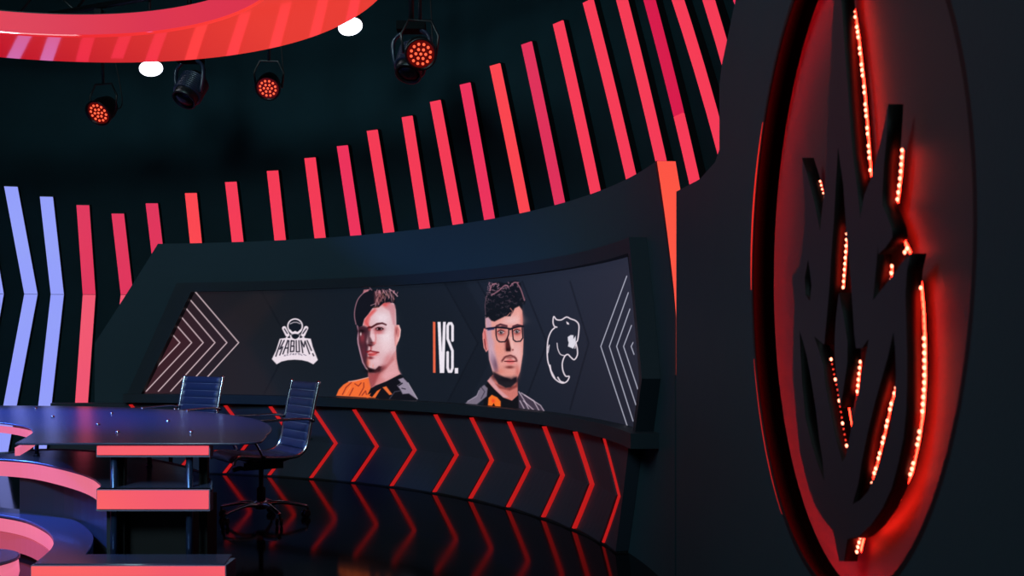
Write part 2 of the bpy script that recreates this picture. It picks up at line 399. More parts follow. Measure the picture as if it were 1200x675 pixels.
for i, (T, B, col) in enumerate(bars):
    i -= 4
    if T[0] == 'pre': (phT, zT), (phB, zB) = T[1], T[2]
    else: phT, zT = on_cyl(T[0], T[1], R_BAR); phB, zB = on_cyl(B[0], B[1], R_BAR)
    if i >= 18: # cut by the frame: carry on upwards
        lean = (phT-phB)/(zT-zB); top_z = min(4.95, 3.92 + .2*(i-17)); phT += lean*(top_z-zT); zT = top_z
    lean = (phT-phB)/(zT-zB); phK = phB + lean*(ZK-zB)
    name = {'blue':'blue','rose':'rose red','red':'bright red','pinkred':'pinkish red','coral':'coral red','mix':'two-tone red'}[col]
    if i < 0: lab = f'blue kinked bar light beyond the left edge, number {-i} outwards'
    elif i < 2: lab = ['tall blue kinked bar light at the far left edge of the stage', 'tall blue kinked bar light, the nearer to the red ones'][i]
    elif i == 2: lab = 'red kinked bar light standing next to the blue ones'
    elif i == 3: lab = 'lowest-topped red bar light, cut off by the slanting left end of the slate wall'
    elif i == 19: lab = 'leaning red bar light whose upper length is darker than its lower end'
    else: lab = f'{name} leaning bar light, {ord_[i]} of the row from the left'
    if col == 'mix': zs_ = on_cyl(793, 135, R_BAR)[1]
    bar(i, phT, zT, phK, W_BAR, 'red' if col == 'mix' else col, {'blue':'blue','rose':'lower_rose'}.get(col, 'red'), lab,
        upper_split=zs_ if col == 'mix' else None, lower=(i < 6))
# ------------------------------------------------------------------ LED screen, its frame and the chevron console
R_S = 4.645; R_F = 4.58
sroot = empty('video_wall', cyl(math.radians(30), .66, R_S))
tag(sroot, 'long curved video screen showing two player portraits around VS', 'screen')
si = Matrix.Translation(-Vector(sroot.location))
SL = [(.60, on_cyl(160,472,R_S)[0] - .012), (1.72, on_cyl(226,340,R_S)[0])]
a = on_cyl(735,313,R_S); k_ = on_cyl(748,446,R_S); c_ = on_cyl(741,500,R_S)
SR = [(.60, c_[0]), (c_[1], c_[0]), (k_[1], k_[0]), (1.72, a[0])]
SR = [(.66, on_cyl(740,500,R_S)[0]), (1.03, on_cyl(750,446,R_S)[0]), (1.73, on_cyl(735,313,R_S)[0])]
SL = [(.66, on_cyl(157,474,R_S)[0]), (1.73, on_cyl(226,340,R_S)[0])]

# --- the picture on the screen, painted into the LED grid as seen on the photograph
NX, NZ = 1050, 330
z_ = np.linspace(.66, 1.73, NZ)
pl = np.array([interp(SL, z) for z in z_]); pr = np.array([interp(SR, z) for z in z_])
tt = np.linspace(0, 1, NX)
PH = pl[:,None] + (pr-pl)[:,None]*tt[None,:]
ZZ = np.repeat(z_[:,None], NX, 1)
XX = CX + R_S*np.sin(PH); YY = CY + R_S*np.cos(PH)
U = HX + F*XX/YY; V = HY - F*(ZZ-EYE)/YY
img = np.zeros((NZ, NX, 3))
def srgb(c): return np.array(c, float)
def mixin(mask, col, sl):
    img[sl] = img[sl]*(1-mask[...,None]) + srgb(col)*mask[...,None]
def bbox(x0, x1, y0, y1):
    m = (U >= x0) & (U <= x1) & (V >= y0) & (V <= y1)
    r = np.where(m.any(1))[0]; c = np.where(m.any(0))[0]
    if len(r) == 0 or len(c) == 0: return None
    return (slice(r[0], r[-1]+1), slice(c[0], c[-1]+1))
def poly(P, col, soft=.6, alpha=1):
    P = np.array(P, float); s = bbox(P[:,0].min()-2, P[:,0].max()+2, P[:,1].min()-2, P[:,1].max()+2)
    if s is None: return
    x, y = U[s], V[s]; ins = np.zeros(x.shape, bool); dist = np.full(x.shape, 1e9)
    for i in range(len(P)):
        x0, y0 = P[i]; x1, y1 = P[(i+1) % len(P)]
        with np.errstate(divide='ignore', invalid='ignore'):
            cr = ((y0 > y) != (y1 > y)) & (x < (x1-x0)*(y-y0)/((y1-y0) if y1 != y0 else 1e-9) + x0)
        ins ^= cr
        dx, dy = x1-x0, y1-y0; L = dx*dx+dy*dy+1e-9
        t = np.clip(((x-x0)*dx + (y-y0)*dy)/L, 0, 1)
        dist = np.minimum(dist, np.hypot(x-x0-t*dx, y-y0-t*dy))
    sd = np.where(ins, dist, -dist)
    mixin(np.clip(.5 + sd/(2*soft), 0, 1)*alpha, col, s)
def line(P, w, col, alpha=1, soft=.45):
    P = np.array(P, float); s = bbox(P[:,0].min()-w-2, P[:,0].max()+w+2, P[:,1].min()-w-2, P[:,1].max()+w+2)
    if s is None: return
    x, y = U[s], V[s]; dist = np.full(x.shape, 1e9)
    for (x0, y0), (x1, y1) in zip(P, P[1:]):
        dx, dy = x1-x0, y1-y0; L = dx*dx+dy*dy+1e-9
        t = np.clip(((x-x0)*dx + (y-y0)*dy)/L, 0, 1)
        dist = np.minimum(dist, np.hypot(x-x0-t*dx, y-y0-t*dy))
    mixin(np.clip(.5 + (w/2-dist)/(2*soft), 0, 1)*alpha, col, s)
def blob(cx, cy, rx, ry, col, alpha=.6, ang=0):
    s = bbox(cx-3*max(rx,ry), cx+3*max(rx,ry), cy-3*max(rx,ry), cy+3*max(rx,ry))
    if s is None: return
    x, y = U[s]-cx, V[s]-cy; ca, sa = math.cos(ang), math.sin(ang)
    u, v = (x*ca+y*sa)/rx, (-x*sa+y*ca)/ry
    mixin(np.exp(-(u*u+v*v))*alpha, col, s)
def curve(P, k=6): return [(p.x, p.y) for p in smooth_path([(x, y, 0) for x, y in P], k)]
# backdrop
bg = [(150,(44,32,38)), (230,(38,32,38)), (300,(30,33,40)), (400,(24,32,42)), (520,(26,33,44)), (640,(34,40,54)), (750,(42,44,58))]
for ch in range(3): img[...,ch] = np.interp(U, [p[0] for p in bg], [p[1][ch] for p in bg])
img *= (1.0 + .10*np.clip((400-V)/80, -1, 1)*np.clip((U-450)/200, -1, 1))[...,None]
# faint large chevrons in the backdrop
for x0, xa, x1 in ((612,641,612), (520,560,520), (560,600,560), (300,340,300), (668,690,668)):
    line([(x0,330),(xa,402),(x1,480)], 1.4, (14,18,27), .55, 1.0)
poly([(520,330),(545,330),(585,402),(545,480),(520,480),(560,402)], (20,26,36), 1, .35)
poly([(250,380),(300,340),(330,345),(290,402),(330,470),(270,470)], (44,36,40), 6, .45)
L7 = [((345,32),(565,290),(339,538)), ((298,48),(505,290),(279,538)), ((277,92),(444,290),(218,538)), ((254,137),(384,290),(155,538)),
      ((230,181),(325,290),(93,538)), ((205,224),(265,290),(53,513)), ((182,267),(200,290),(130,362))]
def q7(p): return (150+p[0]/4.357, 335+p[1]/4.357)
for i, (a, m_, c) in enumerate(L7):
    poly([q7(a), q7(m_), q7(c), (150,480), (160,440)], (54+4*i,34,42), 1.0, .30)
for a, m_, c in L7: line([q7(a), q7(m_), q7(c)], 1.15, (226,200,206), .95)
R5 = [((120,145),(38,367),(122,620)), ((125,197),(65,367),(140,603)), ((130,249),(88,367),(149,552)), ((135,301),(110,367),(155,502)), ((140,355),(134,367),(143,392))]
for a, m_, c in R5: line([(690+p[0]/2.7, 270+p[1]/2.7) for p in (a, m_, c)], 1.05, (205,205,222), .9)
WHT = (236,222,232)
# club logo on the left: banner with letters, helmet, two cannons
def k(x, y): return (310+x/9.643, 365+y/9.643)
poly([k(*p) for p in ((172,308),(235,300),(270,262),(430,262),(455,300),(522,308),(545,400),(602,548),(552,597),(490,566),(420,550),(340,545),(262,550),(192,566),(137,597),(83,538),(130,440))], WHT, .5)
poly([k(*p) for p in curve([(300,270),(345,255),(395,270),(375,300),(345,312),(315,300)], 3)], (26,31,42), .4)
poly([k(255,275), k(285,262), k(292,300), k(262,300)], (26,31,42), .4); poly([k(405,262), k(440,280), k(420,298), k(395,300)], (26,31,42), .4)
for (x0, y0, x1, y1) in ((222,190,258,262), (470,188,436,262)):
    line([k(x0,y0), k(x1,y1)], 5.0, WHT); line([k(x0+3,y0+8), k(x1-2,y1-14)], 1.5, (60,58,72))
cc = [k(345+82*math.cos(t), 165+80*math.sin(t)) for t in np.linspace(0, 2*PI, 30)]
poly(cc, (24,30,41), .5); line(cc, 1.6, WHT)
line([k(290,140), k(330,122), k(365,122), k(402,138)], 1.0, WHT, .8)
line(curve([k(285,215), k(315,245), k(345,232), k(375,245), k(408,215)], 3), 2.4, WHT)
DK = (22,20,34)
lw = 1.75
for P in ([(190,325),(128,505)], [(222,328),(172,425),(205,400),(172,492)], [(262,328),(208,480)], [(262,328),(275,332),(262,470)], [(238,415),(266,412)],
          [(302,330),(292,455),(330,450),(334,395),(300,390)], [(302,332),(334,334),(330,385)], [(358,330),(360,455),(395,455),(388,330)],
          [(412,330),(432,465)], [(414,332),(446,400),(458,335),(508,478)], [(482,330),(530,440)], [(545,478),(556,500)]):
    line([k(*p) for p in P], lw*.82, DK, .95)
for i, P in enumerate(([(232,490),(222,502),(240,500)], [(262,482),(252,492),(264,496)], [(290,492),(292,478),(304,480)], [(322,476),(318,488),(332,488),(332,477),(322,476)],
                       [(350,490),(350,476),(362,480)], [(378,476),(398,478)], [(388,478),(390,490)], [(412,482),(408,488),(424,496)], [(440,484),(470,498)])):
    line([k(*p) for p in P], .62, (60,56,78), .8)
# roaring cat outline on the right
def p_(x, y): return (630+x/6.75, 360+y/6.75)
line(curve([p_(*q) for q in ((152,158),(132,150),(122,118),(128,74),(150,98),(188,100),(228,78),(262,92),(302,108),(326,140),(325,200),(316,262),(304,280),(314,330),(314,380),(290,415),(262,395),(240,374),(215,388),(196,440),(200,500),(222,545),(250,548),(234,585),(200,600),(160,585),(120,545),(98,480),(80,420),(76,330),(84,250),(108,190),(140,158))], 4), 1.45, WHT)
line(curve([p_(*q) for q in ((154,285),(160,330),(180,372),(214,384))], 4), 1.0, WHT)
line(curve([p_(*q) for q in ((160,555),(180,585),(205,595))], 3), 1.5, WHT)
line([p_(98,460), p_(104,500), p_(135,560)], 1.8, WHT, .9); line([p_(84,320), p_(92,300), p_(82,360)], 1.2, WHT, .9)
poly([p_(*q) for q in ((226,112),(246,124),(250,138),(232,134))], WHT, .4)
poly([p_(*q) for q in ((238,236),(262,220),(284,222),(284,250),(302,226),(302,290),(282,328),(240,310),(246,280),(240,262))], (222,218,230), .5)
line([p_(300,300), p_(296,325)], 1.0, WHT)
# VS.
poly([(507.3,377),(510.2,377.4),(510.4,437),(507.5,436.6)], (232,104,74), .4)
def v_(x, y): return (300+x/4, 338+y/4)
VW = (238,230,240)
poly([(512.8,377.2),(516.3,377.2),(517.9,412),(519.2,377.2),(522.4,377.2),(520.6,437),(515.4,437)], VW, .35)
line([(530.3,399),(530.3,382),(528.8,379),(526.2,379),(524.6,382),(524.6,397),(530.2,411),(530.2,431),(528.7,435.4),(526.1,435.4),(524.6,431),(524.6,413)], 3.1, VW)
poly([(532.9,431.2),(536.9,431.2),(536.9,437.6),(532.9,437.6)], VW, .35)
# left portrait -----------------------------------------------------------------------------------
def a1_(x, y): return (390+x/9.645, 330+y/9.645)
def a2_(x, y): return (390+x/9.645, 400+y/9.645)
SK = (222,180,186); PK = (214,120,120)
# neck and jersey
poly([a2_(*p) for p in ((400,340),(600,250),(712,60),(722,200),(742,320),(768,372),(620,450),(480,500),(430,540),(405,460))], (214,140,142), .6)
poly([a2_(*p) for p in ((400,340),(470,365),(540,340),(500,420),(470,500),(430,540),(400,440))], (150,70,74), 1.4, .8)
poly([a2_(*p) for p in ((600,290),(700,200),(742,330),(768,372),(600,450),(560,400))], (226,170,176), 2.2, .7)
poly([a2_(*p) for p in ((40,612),(68,545),(120,490),(180,455),(240,442),(320,425),(402,405),(412,450),(430,535),(470,580),(470,640),(40,615))], (244,112,56), .6)
for P in (((110,600),(150,520),(210,465)), ((190,610),(230,530)), ((300,610),(350,520),(350,470)), ((250,480),(290,505),(320,470)), ((330,610),(370,560),(380,600))):
    line([a2_(*p) for p in P], 1.3, (120,34,34), .7)
line([a2_(180,455), a2_(260,445), a2_(400,408)], 1.0, (226,190,196), .7)
line([a2_(140,605), a2_(200,510)], 1.0, (255,150,90), .6)
poly([a2_(*p) for p in ((395,600),(430,530),(600,455),(762,372),(810,410),(880,500),(960,665),(640,652),(455,640))], (20,20,28), .6)
poly([a2_(*p) for p in ((545,535),(480,640),(440,635),(500,560))], (238,110,52), .5)
poly([a2_(*p) for p in ((400,600),(430,585),(400,640),(380,640))], (238,110,52), .5)
poly([a2_(*p) for p in ((562,520),(604,508),(672,600),(640,606))], (232,112,60), .5)
poly([a2_(*p) for p in ((740,430),(795,412),(850,470),(958,655),(930,640),(860,590),(790,596),(760,540),(728,500),(775,470))], (150,138,158), .7)
line([a2_(850,470), a2_(955,650)], .9, (190,180,196), .9)
line([a2_(745,500), a2_(785,475)], 1.4, (24,24,32), .9); line([a2_(780,530), a2_(820,540)], 1.0, (24,24,32), .9); line([a2_(640,650), a2_(700,570), a2_(760,560)], 1.3, (70,66,80), .8)
# head
face = [a1_(268,470), a1_(290,560), a1_(278,640), a2_(280,20), a2_(302,110), a2_(332,235), a2_(372,305), a2_(405,345), a2_(470,356), a2_(540,335), a2_(610,285), a2_(690,190), a2_(715,80), a1_(722,640), a1_(716,400), a1_(712,320), a1_(690,240), a1_(560,250), a1_(440,300), a1_(350,430), a1_(330,500)]
poly(face, SK, .6)
poly([a1_(700,510), a1_(722,488), a1_(748,492), a1_(766,545), a1_(760,620), a1_(740,680), a2_(725,40), a2_(706,70), a2_(700,20)], (232,160,158), .5)
line([a1_(730,520), a1_(748,560), a1_(738,620)], .9, (190,80,84), .7)
poly([a1_(700,500), a1_(715,520), a1_(712,640), a2_(705,50), a1_(690,600)], (180,90,92), .8, .6)
blob(*a1_(560,430), 10, 8, (226,206,216), .75); blob(*a1_(600,640), 8, 11, (232,208,216), .8); blob(*a2_(640,110), 5, 10, (228,196,204), .6)
poly([a1_(560,250), a1_(640,230), a1_(705,270), a1_(705,500), a1_(680,480), a1_(640,330), a1_(590,300)], (196,120,130), 1.2, .65)   # shaved temple
blob(*a1_(590,260), 4, 2.5, (222,84,84), .8)
poly([a1_(350,440), a1_(440,330), a1_(500,320), a1_(430,400), a1_(400,500), a1_(350,500)], (226,104,104), 1.2, .7)
# shadow side of the face
poly([a1_(272,500), a1_(350,500), a1_(405,520), a1_(400,600), a1_(380,680), a2_(400,60), a2_(395,130), a2_(390,200), a2_(400,300), a2_(370,300), a2_(340,240), a2_(310,120), a2_(285,20), a1_(285,600)], (74,36,48), 1.2, .78)
line([a1_(275,490), a1_(290,560), a1_(283,640), a2_(290,30), a2_(312,130), a2_(342,240), a2_(375,300)], 1.2, (214,166,190), .8)
blob(*a1_(330,620), 2.2, 4, (196,84,92), .6); blob(*a1_(318,600), .9, 1.6, (240,210,214), .9)
poly([a1_(390,520), a1_(430,530), a1_(420,620), a2_(470,20), a2_(430,60), a2_(395,40), a1_(395,640)], (56,24,34), .9, .65)     # nose shade
poly([a1_(430,520), a1_(470,520), a1_(480,640), a2_(475,10), a2_(450,15), a1_(430,620)], (236,200,208), .8, .75)
blob(*a2_(440,15), 2.4, 1.2, (80,26,34), .8); line([a2_(400,40), a2_(425,55), a2_(470,35)], 1.0, (130,40,48), .7)
# brows, eyes, mouth, chin
poly([a1_(400,500), a1_(440,508), a1_(500,470), a1_(560,465), a1_(590,480), a1_(540,480), a1_(480,500), a1_(440,530), a1_(400,530)], (90,34,40), .7, .9)
blob(*a1_(520,545), 5.5, 2.8, (190,70,76), .7)
poly([a1_(478,530), a1_(510,512), a1_(560,518), a1_(580,535), a1_(545,552), a1_(500,552)], (60,24,30), .5, .9)
blob(*a1_(524,532), 1.3, 1.2, (10,10,14), 1); blob(*a1_(500,535), .8, .7, (220,190,196), .8); blob(*a1_(550,534), .8, .6, (220,190,196), .7)
line([a2_(390,125), a2_(430,112), a2_(470,122), a2_(520,128)], 1.2, (170,40,46), .9)
poly([a2_(395,130), a2_(460,128), a2_(510,130), a2_(460,165), a2_(410,170)], (206,84,88), .6, .9)
line([a2_(400,150), a2_(450,150), a2_(505,132)], .7, (90,20,26), .8)
blob(*a2_(430,190), 3.4, 1.2, (150,50,56), .8); blob(*a2_(440,75), .8, 2.5, (176,80,86), .6)
poly([a2_(378,280), a2_(420,300), a2_(480,320), a2_(520,280), a2_(555,285), a2_(530,335), a2_(480,358), a2_(410,350)], (34,16,24), .8, .95)
blob(*a2_(455,280), .7, 2.2, (240,150,140), .9)
poly([a2_(540,330), a2_(620,240), a2_(700,120), a2_(690,210), a2_(600,310)], (176,84,86), 1.4, .55)
blob(*a1_(560,400), 9, 6, (240,220,228), .7); blob(*a1_(610,600), 7, 12, (242,222,228), .7); blob(*a2_(600,60), 7, 8, (238,206,212), .6)
line([a1_(470,320), a1_(400,390), a1_(372,450), a1_(400,500), a1_(415,540)], 3.0, (214,66,66), .55, 1.6)
line([a1_(480,300), a1_(560,255), a1_(640,240)], 1.8, (208,80,84), .5, 1.2)
poly([a1_(278,500), a1_(345,505), a1_(400,525), a1_(388,600), a1_(380,680), a2_(392,60), a2_(385,140), a2_(392,200), a2_(398,290), a2_(372,296), a2_(345,230), a2_(318,110), a2_(296,20), a1_(292,600)], (48,20,32), 1.6, .60)
blob(*a1_(335,640), 3.2, 6, (170,62,74), .55); blob(*a2_(350,120), 2.5, 7, (120,44,60), .5)
blob(*a1_(325,560), 4, 2.2, (18,8,14), .85); blob(*a1_(316,592), .8, 2.0, (246,220,222), .9)
line([a1_(400,520), a1_(440,514), a1_(500,478), a1_(560,470), a1_(600,488)], 1.9, (70,22,28), .85, .7)
blob(*a1_(525,540), 6.0, 3.0, (120,36,44), .75); poly([a1_(485,530), a1_(512,516), a1_(556,520), a1_(578,536), a1_(545,548), a1_(505,550)], (34,12,18), .5, .9)
blob(*a1_(503,536), .8, .7, (230,200,206), .9); blob(*a1_(550,536), .8, .6, (230,200,206), .8)
blob(*a1_(520,580), 6, 1.6, (206,110,116), .7)
line([a1_(480,580), a2_(486,-40), a2_(480,20)], 1.6, (206,104,108), .55, 1)
blob(*a2_(420,45), 3.4, 1.6, (60,16,24), .8); blob(*a2_(465,20), 1.8, 1.6, (222,100,100), .6)
line([a2_(428,62), a2_(430,108)], 1.4, (150,50,58), .7, .6); line([a2_(380,118), a2_(420,104), a2_(450,112), a2_(520,124)], 1.3, (120,22,32), .85)
blob(*a2_(470,150), 4, 1.6, (226,96,98), .7); blob(*a2_(420,185), 3.6, 1.8, (96,24,34), .8)
blob(*a2_(400,240), 2.4, 5, (226,106,84), .6); blob(*a2_(500,220), 5, 4, (236,192,200), .6); blob(*a2_(620,200), 4, 9, (202,104,108), .5, .5)
blob(*a2_(560,300), 5, 3, (140,54,60), .7, -.6); blob(*a2_(440,335), 8, 2.2, (20,10,16), .9); blob(*a2_(520,330), 5, 2.4, (40,18,26), .7, -.5)
blob(*a2_(480,400), 5, 8, (168,74,78), .6, .4); blob(*a2_(640,370), 8, 3, (232,170,176), .6, -.4)
line([a1_(745,495), a1_(764,545), a1_(756,620), a1_(738,672)], 1.0, (244,206,206), .8); blob(*a1_(722,560), 1.2, 5, (130,44,50), .7)
# hair
poly([a1_(262,482), a1_(244,400), a1_(248,310), a1_(276,210), a1_(330,150), a1_(345,98), a1_(400,86), a1_(470,96), a1_(540,82), a1_(600,86), a1_(660,80), a1_(690,120), a1_(728,158), a1_(706,190), a1_(706,250), a1_(640,228), a1_(580,238), a1_(520,290), a1_(450,300), a1_(400,370), a1_(355,420), a1_(335,500), a1_(300,515)], (22,24,34), .6)
line(curve([a1_(262,482), a1_(246,400), a1_(250,310), a1_(282,205), a1_(340,135), a1_(400,95)], 4), 1.1, (188,130,146), .75)
poly([a1_(340,130), a1_(350,92), a1_(415,86), a1_(400,110)], (210,130,142), .6, .8)
poly([a1_(470,120), a1_(540,100), a1_(580,180), a1_(520,260), a1_(500,285), a1_(470,250)], (150,80,86), 1.2, .55)
for P in (((480,110),(500,180),(480,280)), ((520,100),(560,160),(570,190)), ((500,200),(520,260)), ((560,90),(600,150)), ((640,90),(660,150),(690,200)), ((600,100),(640,190)), ((430,270),(480,250))):
    line([a1_(*p) for p in P], .9, (204,150,160), .7)
for P in (((560,120),(580,170)), ((600,120),(610,160)), ((460,290),(520,290))): line([a1_(*p) for p in P], 1.0, (150,96,70), .6)
line([a1_(640,85), a1_(690,120), a1_(730,165)], 1.2, (216,170,184), .8)
for P in (((520,180),(600,230)), ((620,180),(700,230)), ((540,250),(570,200))): line([a1_(*p) for p in P], 1.2, (20,16,24), .7)
R_ = random.Random(11)
for i in range(30):
    x = R_.uniform(455, 690); y = R_.uniform(85, 200); L_ = R_.uniform(30, 80); dx = R_.uniform(-30, 22)
    c = R_.choice([(206,146,156),(168,108,108),(128,76,76),(40,26,34),(24,18,26)])
    line([a1_(x, y), a1_(x+dx*.5, y+L_*.5), a1_(x+dx, y+L_)], R_.uniform(.7, 1.2), c, .5)
for i in range(16):
    a = R_.uniform(0, 1); x = 345+a*380; y = 92 - 14*math.sin(a*PI*3) + a*a*40
    line([a1_(x, y+12), a1_(x+R_.uniform(-14,14), y-R_.uniform(2,14))], .8, (200,136,150), .7)
# right portrait ----------------------------------------------------------------------------------
def b1(x, y): return (540+x/9.645, 325+y/9.645)
def b2(x, y): return (540+x/7.5, 395+y/7.5)
poly([b2(*p) for p in ((235,385),(280,330),(495,350),(502,510),(450,562),(370,535),(290,460))], (206,120,112), .6)
poly([b2(*p) for p in ((300,410),(400,450),(480,420),(500,380),(498,440),(430,470),(340,450))], (120,54,52), 1.2, .8)
poly([b2(*p) for p in ((235,385),(262,350),(330,450),(420,530),(370,535),(290,460))], (222,170,180), 1, .7)
poly([b2(*p) for p in ((195,470),(238,396),(300,462),(372,530),(450,560),(508,510),(560,640),(200,640))], (20,20,26), .6)
poly([b2(*p) for p in ((36,588),(62,560),(140,510),(168,450),(205,420),(236,450),(228,520),(180,560),(140,592))], (122,112,130), .7)
line([b2(180,440), b2(210,480), b2(180,540)], 1.2, (60,54,68), .7); line([b2(60,565), b2(140,520), b2(160,470)], .8, (170,160,178), .8)
poly([b2(*p) for p in ((238,606),(244,535),(272,508),(320,530),(350,565),(350,615))], (246,118,44), .6)
blob(*b2(285,560), 2, 2.5, (240,64,40), .8); poly([b2(270,610), b2(290,580), b2(305,612)], (30,14,16), .4)
poly([b2(*p) for p in ((505,475),(560,510),(640,555),(700,600),(738,656),(640,645),(510,632))], (70,60,76), .7)
for P in (((510,480),(560,560),(600,640)), ((530,490),(640,560),(690,650)), ((560,510),(700,600),(735,655)), ((550,560),(640,640)), ((520,560),(560,635))):
    line([b2(*p) for p in P], 1.1, (208,188,204), .8)
f2 = [b1(280,440), b1(278,520), b1(290,675), b2(245,130), b2(250,200), b2(282,312), b2(330,400), b2(400,440), b2(440,436), b2(488,388), b2(522,300), b2(546,150), b2(552,0), b1(700,560), b1(696,400), b1(690,330), b1(600,300), b1(500,400), b1(350,400)]
poly(f2, (226,156,148), .6)
poly([b1(262,575), b1(290,590), b1(290,675), b2(245,110), b2(225,130), b2(203,95), b2(192,10), b1(245,640)], (222,134,132), .5)
line([b1(268,610), b1(276,660), b2(218,70)], .9, (170,60,64), .8)
poly([b1(278,450), b1(340,450), b1(350,675), b2(300,60), b2(310,180), b2(330,300), b2(285,300), b2(250,190), b1(290,600)], (190,156,178), 1.4, .8)
blob(*b1(560,500), 12, 4, (232,184,184), .8); blob(*b1(650,420), 3.5, 8, (238,170,160), .7); blob(*b2(480,130), 6, 12, (236,190,190), .7); blob(*b2(350,110), 7, 8, (232,150,134), .6)
poly([b2(270,120), b2(300,190), b2(330,300), b2(300,310), b2(262,200)], (120,84,104), 1.2, .6)
poly([b2(*p) for p in ((395,90),(400,30),(412,0),(425,30),(440,100),(436,125),(400,122))], (56,22,24), .8, .9)
poly([b2(430,0), b2(455,0), b2(465,90), b2(445,105)], (240,190,184), .8, .7); blob(*b2(457,112), 1, 1, (110,40,40), .8)
line([b2(365,205), b2(395,170), b2(440,160), b2(485,185), b2(492,215)], 1.5, (110,54,56), .75)
poly([b2(390,210), b2(435,192), b2(484,212), b2(450,235), b2(410,228)], (222,108,112), .6, .9); line([b2(385,212), b2(430,214), b2(482,212)], .8, (100,28,32), .9)
blob(*b2(430,268), 4.5, 1.4, (120,56,52), .7); blob(*b2(440,320), 6, 4, (232,150,136), .6)
poly([b2(*p) for p in ((285,305),(335,330),(390,355),(445,372),(492,350),(494,392),(440,442),(395,448),(330,412),(295,350))], (26,26,34), 1.0, .95)
# eyes and brows, glasses
blob(*b1(455,625), 5, 4, (180,70,66), .7); blob(*b1(635,615), 4, 4, (180,70,66), .7)
poly([b1(425,622), b1(455,600), b1(495,622), b1(455,645)], (206,190,196), .5); poly([b1(610,615), b1(635,596), b1(662,615), b1(635,636)], (206,190,196), .5)
blob(*b1(455,624), 1.5, 1.5, (14,12,16), 1); blob(*b1(634,616), 1.4, 1.4, (14,12,16), 1)
line([b1(405,545), b1(450,528), b1(520,545)], 1.6, (110,60,72), .8); line([b1(590,550), b1(640,535), b1(690,545)], 1.5, (110,60,72), .8)
FR = (24,22,34)
line([b1(292,578), b1(400,566), b1(540,578), b1(560,590), b1(580,575), b1(690,548), b1(708,552)], 1.7, FR)
line([b1(398,570), b1(400,660), b2(322,28), b2(352,44), b2(395,38), b2(408,10), b1(540,640), b1(540,580)], 1.0, FR)
line([b1(582,578), b1(590,660), b2(462,25), b2(490,40), b2(525,35), b2(545,5), b1(696,600), b1(694,556)], 1.0, FR)
poly([b1(300,575), b1(380,566), b1(380,592), b1(302,602)], (46,54,96), .6, .9)
blob(*b1(420,470), 6, 3, (230,150,140), .6); blob(*b1(600,470), 9, 5, (240,196,194), .6); blob(*b1(690,480), 2, 9, (214,120,112), .6)
for cx_, cy_ in ((455,622),(634,614)):
    blob(*b1(cx_, cy_-2), 5.2, 3.4, (150,58,56), .6); poly([b1(cx_-34,cy_), b1(cx_-10,cy_-22), b1(cx_+20,cy_-20), b1(cx_+36,cy_+2), b1(cx_+10,cy_+18), b1(cx_-18,cy_+16)], (220,196,202), .6, .9)
    blob(*b1(cx_, cy_), 1.9, 2.0, (20,12,16), 1); blob(*b1(cx_+6, cy_-8), .5, .5, (250,240,245), .9)
    line([b1(cx_-38,cy_-8), b1(cx_-6,cy_-27), b1(cx_+34,cy_-12)], .9, (60,20,24), .85)
line([b1(400,556), b1(445,534), b1(520,556)], 2.0, (70,36,46), .85, .7); line([b1(588,560), b1(640,538), b1(694,550)], 1.9, (70,36,46), .85, .7)
line([b1(292,580), b1(392,568)], 1.9, (30,30,56), .9); line([b1(394,566), b1(470,562), b1(545,580), b1(575,580), b1(640,556), b1(708,554)], 1.9, FR, .95)
line([b1(396,570), b1(398,650), b2(318,22), b2(336,42), b2(388,42), b2(406,14), b1(542,640), b1(542,582)], 1.3, FR, .9)
line([b1(580,582), b1(586,650), b2(460,20), b2(480,40), b2(524,38), b2(545,8), b1(694,600), b1(692,556)], 1.2, FR, .9)
blob(*b2(310,90), 4, 7, (236,150,134), .5); blob(*b2(400,60), 2.0, 6, (90,30,32), .6); blob(*b2(415,110), 3, 2.2, (40,14,18), .85)
blob(*b2(300,230), 3, 9, (96,62,82), .6, -.3); blob(*b2(275,150), 3, 12, (206,178,200), .55, -.1)
blob(*b2(350,300), 6, 4, (214,120,104), .5); blob(*b2(500,300), 2.6, 8, (196,98,92), .6); blob(*b2(515,180), 2.4, 12, (240,190,190), .5)
line([b2(362,212), b2(385,178), b2(430,162), b2(470,172), b2(492,205)], 2.2, (96,44,48), .6, 1); blob(*b2(430,180), 5, 1.6, (120,60,60), .6)
blob(*b2(440,232), 5, 1.5, (232,130,128), .8); line([b2(385,213), b2(430,216), b2(482,213)], 1.0, (80,20,26), .9); blob(*b2(430,262), 5, 1.6, (110,48,46), .7)
blob(*b2(300,345), 5, 4, (40,26,36), .8, .6); blob(*b2(400,372), 9, 3, (24,20,28), .85); blob(*b2(475,372), 3, 3.4, (30,22,30), .85)
line([b2(205,20), b2(212,70), b2(222,110)], 1.3, (110,40,44), .8); line([b2(196,10), b2(204,90), b2(222,128)], .8, (240,170,164), .7)
